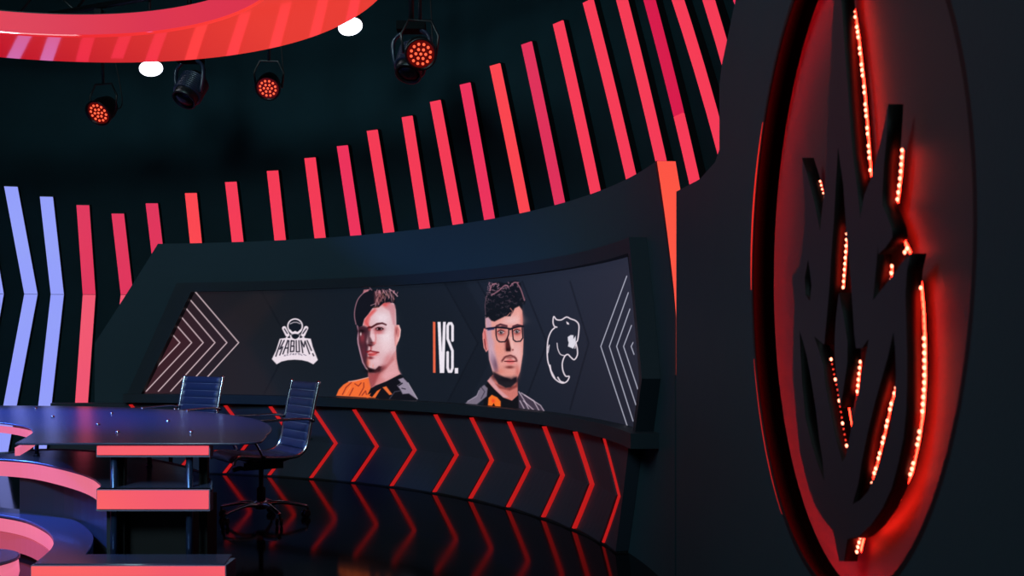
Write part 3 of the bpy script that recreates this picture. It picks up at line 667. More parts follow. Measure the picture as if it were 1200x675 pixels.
# curly hair
poly([b1(*p) for p in ((282,460),(272,380),(272,280),(290,200),(318,150),(330,95),(372,60),(440,48),(500,66),(560,45),(620,34),(655,44),(680,100),(705,180),(732,255),(722,310),(700,300),(694,370),(660,325),(610,350),(585,400),(560,440),(500,440),(440,470),(380,500),(345,490),(310,450))], (20,24,32), .8)
R_ = random.Random(3)
for i in range(150):
    x = R_.uniform(285, 715); y = R_.uniform(60, 440)
    if y > 300 and x > 560: continue
    if x + y*.2 < 320: x += 40
    a = R_.uniform(0, 2*PI); r = R_.uniform(8, 24)
    pts = [b1(x + r*math.cos(a+t), y + r*.8*math.sin(a+t)) for t in np.linspace(0, 2.4, 5)]
    br = max(0, 1 - y/330) + .18
    line(pts, .75, (90+110*br*.8, 74+70*br*.8, 86+80*br*.8) if R_.random() < .7 else (12,12,18), min(.85, .18+.6*br))
for P in (((330,150),(350,90),(400,70)), ((350,200),(430,150),(500,90),(540,110)), ((560,100),(600,60),(650,60)), ((640,70),(680,140),(720,260))):
    line(curve([b1(*p) for p in P], 4), 1.5, (196,130,148), .65)
line(curve([b1(280,420), b1(275,300), b1(300,190)], 4), .8, (150,110,126), .6)
for P in (((560,350),(585,380),(570,420)), ((520,440),(560,400))): line([b1(*p) for p in P], 1.0, (222,140,128), .7)
img *= (1 + rng.normal(0, .018, (NZ, NX, 1)))
img = np.clip((img-128)*1.04+127, 0, 255)/255
IL = np.where(img <= .04045, img/12.92, ((img+.055)/1.055)**2.4)
me = bpy.data.meshes.new('display')
co = np.stack([XX, YY, ZZ], -1).reshape(-1, 3) - np.array(sroot.location)
me.vertices.add(NX*NZ); me.vertices.foreach_set('co', co.astype(np.float32).ravel())
ii = np.arange(NX*NZ).reshape(NZ, NX)
q = np.stack([ii[:-1,:-1], ii[:-1,1:], ii[1:,1:], ii[1:,:-1]], -1).reshape(-1, 4)
me.loops.add(q.size); me.loops.foreach_set('vertex_index', q.astype(np.int32).ravel())
me.polygons.add(len(q)); me.polygons.foreach_set('loop_start', np.arange(0, q.size, 4, dtype=np.int32))
me.update()
ca = me.color_attributes.new('picture', 'FLOAT_COLOR', 'POINT')
ca.data.foreach_set('color', np.concatenate([IL.reshape(-1,3), np.ones((NX*NZ,1))], 1).astype(np.float32).ravel())
m = bpy.data.materials.new('lit_display'); m.use_nodes = True
nt = m.node_tree; pb = nt.nodes['Principled BSDF']; pb.inputs['Base Color'].default_value = (.003,.003,.003,1); pb.inputs['Roughness'].default_value = .6; pb.inputs['Specular IOR Level'].default_value = .15
at_ = nt.nodes.new('ShaderNodeVertexColor'); at_.layer_name = 'picture'
nt.links.new(at_.outputs['Color'], pb.inputs['Emission Color']); pb.inputs['Emission Strength'].default_value = .96
obj('display', me, m, sroot)
b = bmesh.new(); cyl_rows(b, [(z, interp(SL, z)+.001, interp(SR, z)-.001) for z in np.linspace(.66, 1.73, 6)], R_S+.004, R_W-.002, n=80); b.transform(si); obj('display_back', b, M['black'], sroot)

# frame around the screen
froot = empty('screen_frame', cyl(math.radians(30), .65, R_F)); fi = Matrix.Translation(-Vector(froot.location))
tag(froot, 'charcoal projecting frame with deep bottom ledge around the curved video screen', 'frame')
def rng_phi(a, c, n): return [a+(c-a)*k/n for k in range(n+1)]
ZT0, ZT1 = 1.705, 1.79
FL = [(.66, on_cyl(144,473,R_F)[0]), (ZT1, on_cyl(207,329,R_F)[0])]
FRr = [(.66, on_cyl(742,507,R_F)[0]), (1.03, on_cyl(752,448,R_F)[0]), (ZT1, on_cyl(737,283,R_F)[0])]
IR = [(.66, on_cyl(739,507,R_F)[0]), (1.03, on_cyl(749,448,R_F)[0]), (ZT1, on_cyl(734,283,R_F)[0])]
IL_ = [(.66, on_cyl(160,473,R_F)[0]), (ZT1, on_cyl(229,329,R_F)[0])]
b = bmesh.new(); cyl_rows(b, [(z, interp(FL, z), interp(FRr, z)) for z in (ZT0, ZT1)], R_F, R_W-.001, n=90); b.transform(fi); obj('top_rail', b, M['frame'], froot)
b = bmesh.new(); cyl_rows(b, [(z, interp(FL, z), interp(IL_, z)) for z in (.74, 1.0, 1.4, ZT0)], R_F, R_W-.001, n=3); b.transform(fi); obj('side_rail', b, M['frame'], froot)
b = bmesh.new(); cyl_rows(b, [(z, interp(IR, z), interp(FRr, z)) for z in (.74, .9, 1.03, 1.2, 1.5, ZT0)], R_F, R_W-.001, n=2); b.transform(fi); obj('side_rail', b, M['frame'], froot)
R_L = 4.53
l0 = on_cyl(144,473,R_L)[0]; l1 = on_cyl(739,505,R_L)[0]
b = bmesh.new(); cyl_cols(b, [(p, .665, .745) for p in rng_phi(l0, l1, 90)], R_L, R_W-.001); b.transform(fi); obj('ledge', b, M['frame'], froot)

# console with chevron grooves under the screen
R_C = 4.60
croot = empty('chevron_console', cyl(math.radians(30), 0, R_C)); ci = Matrix.Translation(-Vector(croot.location))
tag(croot, 'low curved slate console below the screen with glowing red chevron grooves', 'console')
bot = [(312,556),(361,560),(410,564.5),(455,571),(505,577),(547,585),(591,593),(632,604),(668,618),(703,638)]
phs = [on_cyl(x, y, R_C)[0] for x, y in bot]
d0 = (phs[4]-phs[0])/4
phs = [phs[0]-3*d0, phs[0]-2*d0, phs[0]-d0] + phs
apx = sum(on_cyl(x, y, R_C)[0]-on_cyl(x2, 577, R_C)[0] for x, y, x2 in ((531,534.5,505),))   # how far the point of a chevron juts
ZB, ZA, ZTc = .012, .335, .655
def chev(ph, z): return ph + apx*(1 - abs(z-ZA)/(ZA-ZB if z < ZA else ZTc-ZA)*1.0)
endp = [(0, on_cyl(721,657,R_C)[0]), (.655, on_cyl(737,520,R_C)[0])]
zrows = [ZB, .12, .23, ZA, .44, .55, ZTc]
pL0 = phs[0] - d0*1.5
GW = .0065   # groove width in radians
STEP = .034
b = bmesh.new(); cyl_rows(b, [(z, pL0, chev(phs[0], z)) for z in zrows], R_C, R_W-.002, n=6, r0_left=R_C+.01); b.transform(ci); obj('panel', b, M['paint_low'], croot)
for i, ph in enumerate(phs):
    nxt = phs[i+1] if i+1 < len(phs) else None
    rows = [(z, chev(ph, z)+GW, chev(nxt, z) if nxt is not None else max(interp(endp, z), chev(ph, z)+GW+.004)) for z in zrows]
    b = bmesh.new(); cyl_rows(b, rows, R_C, R_W-.002, n=6, r0_left=R_C+STEP if nxt is not None else R_C+.02); b.transform(ci); obj('panel', b, M['paint_low'], croot)
    b = bmesh.new(); cyl_rows(b, [(z, chev(ph, z)+.0004, chev(ph, z)+GW-.0004) for z in zrows if z < ZTc-.01] + [(ZTc-.015, chev(ph, ZTc-.015)+.0004, chev(ph, ZTc-.015)+GW-.0004)], R_C+.012, R_C+.05, n=1); b.transform(ci); obj('groove_light', b, M['chevron_led'], croot)
b = bmesh.new(); cyl_cols(b, [(p, 0, ZB) for p in rng_phi(pL0, endp[0][1], 70)], R_C+.012, R_W-.003); b.transform(ci); obj('plinth', b, M['black'], croot)

# ------------------------------------------------------------------ tiered presenters' desk
droot = empty('presenter_desk', (CX, CY, 0))
tag(droot, 'round three-tiered dark presenters desk with pink glowing edges', 'desk')
di = Matrix.Translation(-Vector(droot.location))
def dobj(name, b, m, smooth=False, parent=None):
    b.transform(di); return obj(name, b, m, parent or droot, smooth)
def mirror(L): return [(2*CX-x, y) for x, y in reversed(L)]
def arcpts(cx, cy, r, a0, a1, n): return [(cx+r*math.sin(math.radians(a0+(a1-a0)*k/n)), cy+r*math.cos(math.radians(a0+(a1-a0)*k/n))) for k in range(n+1)]
def band(L, z0, z1, th, m, name='rim_light', parent=None, side=1):
    """upright ribbon with thickness following a plan line"""
    b = bmesh.new(); n = len(L); R = []
    for i in range(n):
        p = Vector(L[i]); t = (Vector(L[min(i+1,n-1)])-Vector(L[max(i-1,0)])).normalized(); nn = Vector((-t.y, t.x))*side
        q = p + nn*th
        R.append([b.verts.new((p.x,p.y,z0)), b.verts.new((p.x,p.y,z1)), b.verts.new((q.x,q.y,z1)), b.verts.new((q.x,q.y,z0))])
    for A, B in zip(R, R[1:]):
        for k in range(4): b.faces.new((A[k], A[(k+1)%4], B[(k+1)%4], B[k])).smooth = False
    b.faces.new(R[0]); b.faces.new(R[-1][::-1])
    return dobj(name, b, m, parent=parent)
def sm(P, k=5): return [(p.x, p.y) for p in smooth_path([(x, y, 0) for x, y in P], k)]
# tier 1
z1 = .75; YF = 4.54
outer1 = arcpts(CX, CY, 2.67, 0, 84, 40) + sm([(-1.232,4.93),(-1.20,4.75),(-1.19,4.62),(-1.26,YF)], 4)[1:]
inner1 = sm([(-2.30,YF),(-2.40,4.85),(-2.52,5.16),(-2.72,5.48),(-3.0,5.75),(-3.4,5.98),(CX,6.08)])
half = outer1 + inner1
full1 = half[:-1] + mirror(half)[:-1]
b = slab('t', [full1], z1-.011, z1); bevel(b, .003, 1); top = dobj('desktop', b, M['desk'])
# slim dark line of trim round the front edge and studs on the top
for x, y in ((42,478),(62,488),(131,484),(115,497),(167,478),(197,493),(205,479),(220,481),(254,481),(138,506),(224,506)):
    X, Y = on_floor(x, y+1, z1)
    b = bmesh.new(); lathe(b, [(.011,0),(.012,.004),(.009,.010),(.003,.012)], 12, Matrix.Translation((X, Y, z1))); dobj('screw_cap', b, M['screw'], parent=top)
def fbox(x0, x1, Y, z0, zt, name='front_light', depth=.05):
    X0, X1 = (x0-HX)*Y/F, (x1-HX)*Y/F
    b = bmesh.new(); box(b, X0, X1, Y, Y+depth, z0, zt); bevel(b, .003, 1); h = dobj('light_box', b, M['trim'])
    b = bmesh.new(); box(b, X0+.005, X1-.005, Y-.006, Y-.0005, z0+.010, zt-.004); dobj('diffuser', b, M['pink'], parent=h)
    for s in (1,):   # the mirrored far half of the desk, out of the frame
        b = bmesh.new(); box(b, 2*CX-X1, 2*CX-X0, Y, Y+depth, z0, zt); h = dobj('light_box', b, M['trim'])
        b = bmesh.new(); box(b, 2*CX-X1+.006, 2*CX-X0-.006, Y-.006, Y-.0005, z0+.006, zt-.006); dobj('diffuser', b, M['pink'], parent=h)
fbox(113, 246, YF+.02, .682, .738)
il1 = inner1 + mirror(inner1)[1:]
band([(x, y) for x, y in il1], .69, .728, .02, M['pink_rim'], side=-1)
# tier 2
z2 = .536
o2 = [on_floor(x, y, z2) for x, y in ((247,573),(246,563),(230,552),(200,543),(160,536),(110,529),(48,527),(0,531))]
i2 = [on_floor(x, y, z2) for x, y in ((118,570),(117,566),(105,558),(80,550),(40,541.5),(0,538))]
outer2 = sm([(CX, 6.24)] + [(-3.5, 6.2)] + o2[::-1]); inner2 = sm(i2 + [(-3.4, 5.9), (CX, 5.98)])
h2 = outer2 + [(-1.39, YF-.0), ((113-HX)*YF/F, YF-.0)] + inner2
b = slab('t', [h2[:-1] + mirror(h2)[:-1]], z2-.012, z2); dobj('middle_shelf', b, M['desk'])
def inset(L, d):   # move a plan line away from the ring's hollow
    out = []
    for i in range(len(L)):
        t = (Vector(L[min(i+1,len(L)-1)])-Vector(L[max(i-1,0)])).normalized(); out.append((L[i][0]+t.y*d, L[i][1]-t.x*d))
    return out
band(inner2 + mirror(inner2)[1:], z2-.098, z2-.012, .02, M['pink_rim'], side=-1)
ot2 = outer2 + mirror(outer2)[1:]
band(outer2[::-1] + mirror(outer2)[::-1][1:] if False else outer2, z2-.098, z2-.012, .015, M['desk_dark'], 'outer_rim', side=-1)
band(mirror(outer2), z2-.098, z2-.012, .015, M['desk_dark'], 'outer_rim', side=-1)
band(outer2, z2-.006, z2+.006, .005, M['trim'], 'edge_trim', side=1)
fbox(113, 246, YF-.01, z2-.1, z2-.0, depth=.05)
# drum wall below the middle shelf
dr = sm([(-2.87,5.72),(-2.45,5.48),(-2.12,5.1),(-1.95,4.78),(-1.90,4.60)])
band(dr, 0, z2-.1, .03, M['desk_dark'], 'drum_panel'); band(mirror(dr), 0, z2-.1, .03, M['desk_dark'], 'drum_panel')
for s_ in (1, -1):
    b = bmesh.new(); xa, xb = sorted((CX+s_*2.02, CX+s_*2.36)); box(b, xa, xb, 4.72, 5.12, 0, z2-.1); bevel(b, .004, 1); dobj('cabinet_body', b, M['black'])
# tier 3
z3 = .23
o3 = [on_floor(x, y, z3) for x, y in ((100,649.5),(108,637),(107,624.5),(87,609.5),(50,599.5),(0,594.5))]
i3 = [on_floor(x, y, z3) for x, y in ((42,659),(53,650),(60,643),(63,635),(60,626),(50,618),(30,609),(0,603))]
Y3 = on_floor(100, 660.5, z3)[1]; Y3b = on_floor(100, 649.5, z3)[1]
inner3 = sm(i3 + [(-3.3, 5.82), (CX, 5.92)], 4); outer3 = sm([(CX, 6.3), (-3.4, 6.12)] + o3[::-1], 4)
h3 = outer3 + [((272-HX)*Y3b/F, Y3b), ((263-HX)*Y3/F, Y3), ((40-HX)*Y3/F, Y3)] + inner3
b = slab('t', [h3[:-1] + mirror(h3)[:-1]], z3-.02, z3); dobj('lower_shelf', b, M['desk'])
band(inner3 + mirror(inner3)[1:], .135, z3-.02, .02, M['pink_rim'], side=-1)
il = inset(inner3, -.01)
band([(x+.012 if x < CX-1 else x, y+.008) for x, y in inner3], .03, .125, .02, M['rim_dim'], 'lower_rim_light', side=-1)
band(mirror([(x, y+.008) for x, y in inner3]), .03, .125, .02, M['rim_dim'], 'lower_rim_light', side=-1)
band(outer3, 0, z3-.02, .015, M['desk_dark'], 'outer_rim', side=-1); band(mirror(outer3), 0, z3-.02, .015, M['desk_dark'], 'outer_rim', side=-1)
fbox(36, 265, Y3-.006, .04, z3-.006, depth=.15)
X0, X1 = (36-HX)*Y3/F, (265-HX)*Y3/F
b = bmesh.new(); box(b, X0+.02, X1-.02, Y3+.01, Y3b, 0, .04); dobj('plinth', b, M['black'])
b = bmesh.new(); box(b, 2*CX-X1+.02, 2*CX-X0-.02, Y3+.01, Y3b, 0, .04); dobj('plinth', b, M['black'])
# posts
def postp(X, Y, za, zb, r=.016):
    for XX_ in (X, 2*CX-X):
        b = bmesh.new(); lathe(b, [(r,za),(r,zb)], 16, Matrix.Translation((XX_, Y, 0)))
        lathe(b, [(r*1.5,za),(r*1.5,za+.012)], 16, Matrix.Translation((XX_, Y, 0))); dobj('post', b, M['post'])
for px in (133.5, 222): postp((px-HX)*4.60/F, 4.60, .0, .728)
for px, Y in ((43, 5.92), (175, 5.40)): postp((px-HX)*Y/F, Y, z2, .728, .012)
for px, Y in ((131, 4.66), (228, 4.72)):
    X = (px+10-HX)*Y/F
    for XX_ in (X, 2*CX-X):
        b = bmesh.new(); box(b, XX_-.02, XX_+.02, Y, Y+.03, .0, .728); bevel(b, .003, 1); dobj('bracket', b, M['black'])

# the little round step at the left edge of the frame
X, Y = on_floor(-42, 655, .18)
st = empty('round_step', (X, Y, 0)); tag(st, 'small round step with glowing pink rim inside the desk, cut by the left frame edge', 'step')
b = bmesh.new(); lathe(b, [(.20,0),(.222,.05),(.226,.075)], 48, None); obj('base', b, M['desk_dark'], st)
b = bmesh.new(); lathe(b, [(.232,.075),(.238,.10),(.232,.165)], 48, None); obj('rim_light', b, M['pink_rim'], st)
b = bmesh.new(); lathe(b, [(.226,.165),(.24,.168),(.24,.178),(.23,.182)], 48, None); obj('top_disc', b, M['desk'], st)

# ------------------------------------------------------------------ swivel chairs (facing local +X)
def make_chair():
    root = empty('swivel_chair')
    prof = [(.275,.415),(.262,.452),(.22,.468),(.10,.455),(-.05,.445),(-.16,.45),(-.215,.485),(-.242,.545),(-.262,.66),(-.290,.80),(-.325,.955)]
    P = smooth_path([(x, 0, z) for x, z in prof], 10)
    # evenly spaced samples along the profile
    L = [0]
    for a, c in zip(P, P[1:]): L.append(L[-1]+(c-a).length)
    def s_at(s):
        for i in range(len(L)-1):
            if s <= L[i+1]: t = (s-L[i])/(L[i+1]-L[i]); return P[i].lerp(P[i+1], t), (P[i+1]-P[i]).normalized()
        return P[-1], (P[-1]-P[-2]).normalized()
    tot = L[-1]; nrib = 17; per = 8
    def sling(b, s0, s1, nr, hw):
        n = nr*per; front = []; back = []
        for i in range(n+1):
            s = s0+(s1-s0)*i/n; p, t = s_at(s); nrm = Vector((t.z, 0, -t.x)) * -1
            if nrm.dot(Vector((.6,0,1))) < 0: nrm = -nrm
            puff = .010*abs(math.sin(PI*i/per))**.6
            front.append([b.verts.new(p + nrm*(.004+puff*min(1, (hw-abs(y))/.03+.2)) + Vector((0,y,0))) for y in np.linspace(-hw, hw, 9)])
            back.append([b.verts.new(p - nrm*(.004+puff*.8*min(1, (hw-abs(y))/.03+.2)) + Vector((0,y,0))) for y in np.linspace(-hw, hw, 9)])
        for i in range(n):
            for k in range(8):
                b.faces.new((front[i][k], front[i][k+1], front[i+1][k+1], front[i+1][k])).smooth = True
                b.faces.new((back[i][k+1], back[i][k], back[i+1][k], back[i+1][k+1])).smooth = True
            b.faces.new((front[i][0], front[i+1][0], back[i+1][0], back[i][0])); b.faces.new((front[i][8], back[i][8], back[i+1][8], front[i+1][8]))
        for e in (0, n):
            for k in range(8): b.faces.new((front[e][k], back[e][k], back[e][k+1], front[e][k+1]))
    cut = tot*.53
    b = bmesh.new(); sling(b, .01, cut, 9, .225); obj('seat', b, M['leather'], root)
    b = bmesh.new(); sling(b, cut+.002, tot-.01, 8, .225); bk = obj('backrest', b, M['leather'], root)
    b = bmesh.new()
    for i in range(1, 8):
        p, t = s_at(cut + (tot-.01-cut)*i/8); nrm = Vector((-t.z, 0, t.x));
        if nrm.x < 0: nrm = -nrm
        tube(b, [p+nrm*.0055+Vector((0,y,0)) for y in (-.215,.215)], .0016, 5)
    obj('stitching', b, M['stitch'], bk)
    for s in (-1, 1):
        b = bmesh.new(); tube(b, [p+Vector((0, s*.236, 0)) for p in P], .012, 8, flat=1.0); obj('side_rail', b, M['chrome'], root)
        b = bmesh.new()
        arm = smooth_path([(-.268,s*.262,.69),(-.20,s*.268,.702),(.02,s*.272,.700),(.17,s*.27,.695),(.215,s*.266,.675),(.19,s*.262,.63),(.12,s*.258,.53),(.08,s*.25,.455)], 6)
        tube(b, arm, .0125, 8, flat=.75, up=(0,0,1) if False else None); obj('armrest', b, M['chrome'], root)
        b = bmesh.new()
        for (x, z) in ((-.268,.69),(.08,.455)): tube(b, [(x, s*.226, z), (x, s*.266, z)], .014, 10)
        obj('arm_bolt', b, M['gunmetal'], root)
    for (x, z) in ((-.285,.87), (-.245,.56)):
        b = bmesh.new(); tube(b, [(x-.022, -.238, z), (x-.03, -.15, z), (x-.03, .15, z), (x-.022, .238, z)], .009, 8)
        obj('back_stretcher', b, M['chrome'], root)
    for x in (.14, -.10):
        b = bmesh.new(); tube(b, [(x, -.238, .44), (x, -.12, .415), (x, .12, .415), (x, .238, .44)], .012, 8)
        obj('seat_stretcher', b, M['gunmetal'], root)
    b = bmesh.new(); box(b, -.13, .15, -.075, .075, .355, .415); bevel(b, .02, 3)
    tube(b, [(.05,-.07,.385),(.06,-.19,.38),(.06,-.23,.375)], .006, 8)
    tube(b, [(.13,0,.37),(.20,0,.355)], .016, 12); obj('tilt_mechanism', b, M['gunmetal'], root)
    b = bmesh.new(); lathe(b, [(.030,.10),(.030,.22),(.026,.225),(.016,.23),(.016,.36)], 20); obj('gas_column', b, M['black'], root)
    b = bmesh.new(); lathe(b, [(.030,.075),(.042,.08),(.044,.125),(.034,.135)], 24); hub = obj('hub', b, M['chrome'], root)
    for k in range(5):
        a = 2*PI*k/5 + .35; c, s = math.cos(a), math.sin(a)
        b = bmesh.new()
        pts = smooth_path([(.03*c,.03*s,.105), (.12*c,.12*s,.115), (.22*c,.22*s,.10), (.315*c,.315*s,.078)], 5)
        tube(b, pts, [.021-.009*i/(len(pts)-1) for i in range(len(pts))], 8, flat=.8); leg = obj('leg', b, M['chrome'], root)
        b = bmesh.new(); X, Y = .315*c, .315*s
        mt = Matrix.Translation((X-.012*c, Y-.012*s, .028)) @ Matrix.Rotation(a+.6*(-1)**k, 4, 'Z') @ Matrix.Rotation(PI/2, 4, 'X')
        for o_ in (-.022, .008): lathe(b, [(.020,o_),(.028,o_+.003),(.028,o_+.012),(.020,o_+.015)], 18, mt)
        tube(b, [(X, Y, .078), (X, Y, .045)], .007, 8); obj('caster', b, M['rubber'], leg)
    return root
ch = make_chair()
dd = 6.76; ch.location = ((306-HX)*dd/F, dd, 0); ch.rotation_euler.z = math.radians(180+35)
tag(ch, 'blue-black ribbed swivel chair with chrome arms standing clear of the right desk end', 'chair', 'swivel chairs behind the desk')
c2 = copy_tree(ch); dd = 7.80; c2.location = ((200-HX)*dd/F, dd, 0); c2.rotation_euler.z = math.radians(180+57)
tag(c2, 'farther blue ribbed swivel chair with only its backrest showing above the desk', 'chair')

# ------------------------------------------------------------------ red ring over the desk
RH = 2.1; rx, ry = -1.4*RH, 2.34*RH; RR = 1.128*RH; RI = .846*RH; ZR = EYE + RH
rroot = empty('ceiling_ring', (rx, ry, ZR)); tag(rroot, 'big glossy red illuminated ring hanging over the desk', 'ceiling light')
def ringpts(r, n=128): return [(r*math.cos(2*PI*k/n), r*math.sin(2*PI*k/n)) for k in range(n)]
def rlathe(prof, n=128):
    b = bmesh.new(); rings = [[b.verts.new((r*math.cos(2*PI*k/n), r*math.sin(2*PI*k/n), z)) for k in range(n)] for r, z in prof]
    m_ = len(rings)
    for i in range(m_):
        for k in range(n): b.faces.new((rings[i][k], rings[i][(k+1)%n], rings[(i+1)%m_][(k+1)%n], rings[(i+1)%m_][k])).smooth = True
    return b
def sharp(o):
    me = o.data
    for p in me.polygons: p.use_smooth = True
    try: me.set_sharp_from_angle(angle=math.radians(30))
    except Exception: pass
o = obj('underside', rlathe([(RR,.002),(RR-.001,0),((RR+RI)/2,-.006),(RI+.001,0),(RI,.002),(RI,.02),(RR,.02)]), M['ring'], rroot); sharp(o)
o = obj('inner_band', rlathe([(RI,.021),(RI-.004,.021),(RI-.004,.155),(RI+.02,.155),(RI+.02,.021)]), M['ring_in'], rroot); sharp(o)
o = obj('outer_band', rlathe([(RR,.021),(RR-.02,.021),(RR-.02,.155),(RR,.155)]), M['black'], rroot); sharp(o)
o = obj('top_cover', rlathe([(RI+.02,.156),(RR-.0,.156),(RR-.0,.17),(RI+.02,.17)]), M['black'], rroot); sharp(o)
for k in range(4):
    a = PI/4 + k*PI/2; r = (RR+RI)/2
    b = bmesh.new(); tube(b, [(r*math.cos(a), r*math.sin(a), .17), (r*math.cos(a), r*math.sin(a), Z_TOP-ZR)], .004, 6); obj('suspension_cable', b, M['gunmetal'], rroot)

# ------------------------------------------------------------------ rigging and stage lamps
def pt(px, py, d): return Vector(((px-HX)*d/F, d, EYE+(HY-py)*d/F))
ZP = 4.1
p0 = pt(60, 0, 8.6); p1_ = pt(560, 0, 7.0)
dirp = Vector((p1_.x-p0.x, p1_.y-p0.y, 0)).normalized()
PA = Vector((p0.x, p0.y, ZP)) - dirp*1.2; PB = Vector((p1_.x, p1_.y, ZP)) + dirp*.6
truss = empty('lighting_truss', tuple((PA+PB)/2)); tag(truss, 'black ladder truss under the ceiling carrying the stage lamps', 'truss')
ti = Matrix.Translation(-(PA+PB)/2)
for name, dz in (('lower_chord', 0), ('upper_chord', .3)):
    b = bmesh.new(); tube(b, [PA+Vector((0,0,dz)), PB+Vector((0,0,dz))], .025, 12); b.transform(ti); obj(name, b, M['housing'], truss)
b = bmesh.new(); nseg = 16
for k in range(nseg):
    tube(b, [PA.lerp(PB, k/nseg)+Vector((0,0,.3*(k%2))), PA.lerp(PB, (k+1)/nseg)+Vector((0,0,.3*((k+1)%2)))], .010, 8)
b.transform(ti); obj('web', b, M['housing'], truss)
b = bmesh.new()
for t in (.1, .5, .9): q_ = PA.lerp(PB, t); tube(b, [q_+Vector((0,0,.3)), Vector((q_.x, q_.y, Z_TOP))], .008, 8)
b.transform(ti); obj('hanger', b, M['housing'], truss)
def pipe_d(px):   # distance of the truss where the photograph's column px crosses it
    s = (px-HX)/F; D = PB-PA; t = (PA.x - s*PA.y)/(s*D.y - D.x); return (PA + D*t).y
def look(direction):
    return direction.to_track_quat('Z', 'Y').to_matrix().to_4x4()
def par(px, py, aim, label, scale=1.0, hang=True, group='red stage lamps'):
    d = pipe_d(px); p = pt(px, py, d); root = empty('stage_lamp', tuple(p)); tag(root, label, 'stage light', group)
    A = look(Vector(aim)); s = scale
    b = bmesh.new(); lathe(b, [(.05*s,-.17*s),(.07*s,-.15*s),(.088*s,-.08*s),(.09*s,.0),(.098*s,.002),(.098*s,.02*s),(.088*s,.02*s),(.084*s,.004)], 28, A); obj('can', b, M['housing'], root)
    b = bmesh.new(); lathe(b, [(.083*s,.002),(.083*s,.008)], 28, A); f = obj('face_plate', b, M['par_face'], root)
    b = bmesh.new()
    hexes = [(0,0)] + [(.03*math.cos(k*PI/3), .03*math.sin(k*PI/3)) for k in range(6)] + [(.06*math.cos(k*PI/6+.26), .06*math.sin(k*PI/6+.26)) for k in range(12)]
    for hx, hy in hexes: lathe(b, [(.0088*s,.008),(.0088*s,.012),(.005*s,.016)], 10, A @ Matrix.Translation((hx*s, hy*s, 0)))
    obj('lens_array', b, M['par_led'], f)
    b = bmesh.new(); side = A.to_3x3() @ Vector((1,0,0)); side.z = 0; side.normalize()
    U_ = [side*.10*s + Vector((0,0,-.02)), side*.115*s + Vector((0,0,.10*s)), side*.07*s + Vector((0,0,.19*s)), -side*.07*s + Vector((0,0,.19*s)), -side*.115*s + Vector((0,0,.10*s)), -side*.10*s + Vector((0,0,-.02))]
    tube(b, [u + A.to_3x3() @ Vector((0,0,-.06*s)) for u in U_], .008*s, 6); obj('yoke', b, M['housing'], root)
    b = bmesh.new(); q_ = A.to_3x3() @ Vector((0,0,-.06*s)) + Vector((0,0,.19*s)); tube(b, [q_, Vector((q_.x*.3, q_.y*.3, ZP-p.z-.03))], .012, 8)
    box(b, -.03, .03, -.03, .03, ZP-p.z-.075, ZP-p.z-.03); obj('clamp', b, M['gunmetal'], root)
    b = bmesh.new(); e = A.to_3x3() @ Vector((0,0,-.15*s)); tube(b, smooth_path([e, e+Vector((.09,0,-.03)), e+Vector((.10,0,.12)), Vector((.05,0,ZP-p.z-.04))], 5), .005, 6); obj('cable', b, M['black'], root)
    return root
par(116, 132, (-.25,-1,-.75), 'small red stage lamp hanging below the left part of the red ring', 1.15)
par(314, 103, (.1,-1,-.75), 'small red stage lamp hanging under the middle of the red ring', 1.0)
par(493, 63, (.2,-1,-.6), 'larger red stage lamp hanging in front of a dark moving head', 1.2)
def moving_head(px, py, rot, label):
    d = pipe_d(px)+.42; p = pt(px, py, d); root = empty('moving_head_lamp', tuple(p)); tag(root, label, 'stage light', 'dark moving head lamps')
    A = look(Vector(rot))
    b = bmesh.new(); lathe(b, [(.03,-.19),(.08,-.17),(.115,-.10),(.12,-.02),(.10,.08),(.105,.12),(.092,.125),(.088,.10)], 28, A); obj('head', b, M['housing'], root)
    b = bmesh.new()
    for k in range(9): lathe(b, [(.112,-.12+.02*k),(.124,-.117+.02*k),(.124,-.108+.02*k),(.112,-.105+.02*k)], 28, A)
    obj('cooling_fins', b, M['fin'], root)
    b = bmesh.new(); lathe(b, [(.086,.10),(.07,.118),(.02,.124)], 24, A); obj('lens', b, M['gunmetal'], root)
    side = A.to_3x3() @ Vector((1,0,0)); side.z = 0; side.normalize()
    for s in (-1, 1):
        b = bmesh.new(); tube(b, smooth_path([side*s*.128+Vector((0,0,-.03)), side*s*.155+Vector((0,0,.08)), side*s*.15+Vector((0,0,.19)), side*s*.08+Vector((0,0,.25))], 5), [.03]*6+[.034]*5+[.03]*5, 10, flat=.5); obj('yoke_arm', b, M['fin'], root)
    b = bmesh.new(); box(b, -.11, .11, -.07, .07, .245, .31); bevel(b, .02, 2); obj('yoke_base', b, M['ceiling'], root)
    b = bmesh.new(); tube(b, [(0,0,.33),(0,-.0,max(Z_TOP-p.z-.002, .36))], .02, 8); obj('clamp', b, M['gunmetal'], root)
    return root
moving_head(222, 106, (-.3,-.6,-1), 'dark idle moving head lamp hanging between two small red lamps')
moving_head(482, 74, (-.2,-.55,-1), 'dark moving head lamp partly hidden by the larger red lamp')
def downlight(px, py, d, label):
    p = pt(px, py, d); root = empty('round_downlight', tuple(p)); tag(root, label, 'ceiling light', 'round white lamps')
    A = look(Vector((.32,-.42,-1)))
    b = bmesh.new(); lathe(b, [(.094,0),(.094,.006)], 32, A); obj('lamp_face', b, M['white_lamp'], root)
    b = bmesh.new(); lathe(b, [(.05,-.13),(.085,-.12),(.102,-.03),(.102,-.001)], 32, A); obj('can', b, M['housing'], root)
    b = bmesh.new(); tube(b, [A.to_3x3() @ Vector((0,0,-.12)), Vector((0,0,Z_TOP-p.z))], .012, 8); obj('stem', b, M['housing'], root)
downlight(177, 80, 8.2, 'round white lamp glowing at the lower rim of the red ring, left')
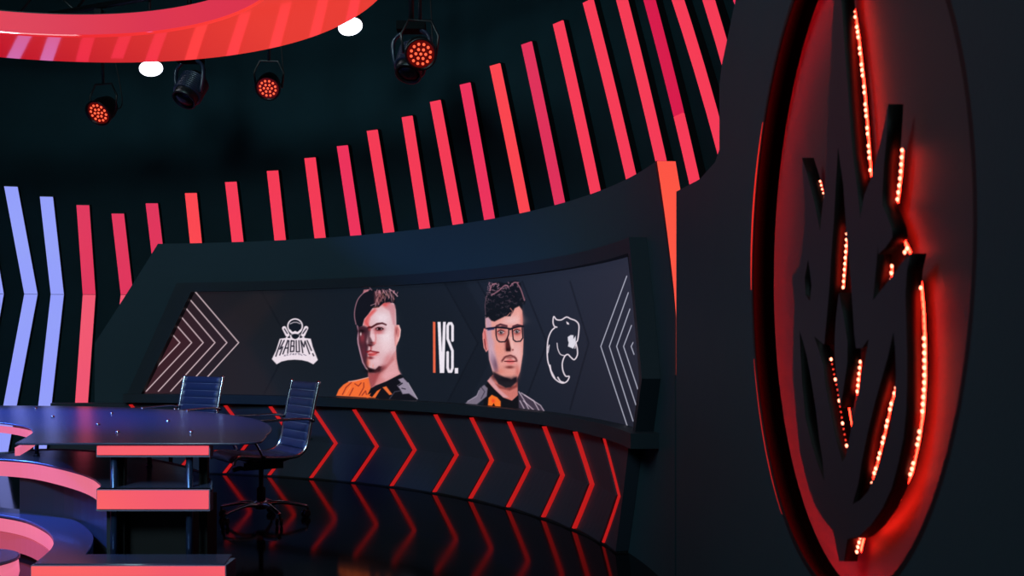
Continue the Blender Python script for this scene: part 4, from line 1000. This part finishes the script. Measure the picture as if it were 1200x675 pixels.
downlight(410.5, 31, 7.6, 'round white lamp glowing beside the right end of the red ring')

# ------------------------------------------------------------------ lights
def area(name, loc, target, size, power, col, sy=None):
    l = bpy.data.lights.new(name, 'AREA'); l.energy = power; l.color = col; l.size = size
    if sy: l.shape = 'RECTANGLE'; l.size_y = sy
    o = bpy.data.objects.new(name, l); C.objects.link(o); o.location = loc
    o.rotation_euler = (Vector(target)-Vector(loc)).to_track_quat('-Z', 'Y').to_euler(); return o
def spot(name, loc, target, power, col, ang=40, blend=.6, size=.1):
    l = bpy.data.lights.new(name, 'SPOT'); l.energy = power; l.color = col; l.spot_size = math.radians(ang); l.spot_blend = blend; l.shadow_soft_size = size
    o = bpy.data.objects.new(name, l); C.objects.link(o); o.location = loc
    o.rotation_euler = (Vector(target)-Vector(loc)).to_track_quat('-Z', 'Y').to_euler(); return o
area('studio_fill', (-3.2, 2.2, 4.9), (-1.5, 7, 1.0), 3.0, 160, (.52,.93,1.0))
spot('screen_wall_fill', (-2.6, -.6, 4.2), (-1.9, 8.6, 1.0), 1050, (.62,.90,1.0), 58, .8, .8)  # added unseen fill for the screen wall, coned to keep the near right wall dim
spot('blue_spot', (-6.8, 3.2, 4.4), (-2.2, 6.9, .7), 800, (.10,.26,1.0), 42)
spot('blue_spot_side', (-7.4, 7.8, 3.8), (-3.25, 6.2, .7), 6000, (.05,.16,1.0), 22, .9)
w = bpy.data.worlds.new('world'); bpy.context.scene.world = w; w.use_nodes = True
w.node_tree.nodes['Background'].inputs[0].default_value = (.01,.02,.025,1); w.node_tree.nodes['Background'].inputs[1].default_value = .1

# ------------------------------------------------------------------ camera
cam = bpy.data.cameras.new('camera'); co_ = bpy.data.objects.new('camera', cam); C.objects.link(co_)
co_.location = (0, 0, EYE); co_.rotation_euler = (PI/2, 0, 0)
cam.sensor_width = 36; cam.lens = 36*F/1200; cam.shift_y = (HY-337.5)/1200; cam.clip_start = .05
cam.dof.use_dof = True; cam.dof.focus_distance = 7.6; cam.dof.aperture_fstop = 5.6
bpy.context.scene.camera = co_
vs = bpy.context.scene.view_settings
vs.view_transform = 'Standard'; vs.look = 'None'; vs.exposure = 0; vs.gamma = 1; vs.use_curve_mapping = False
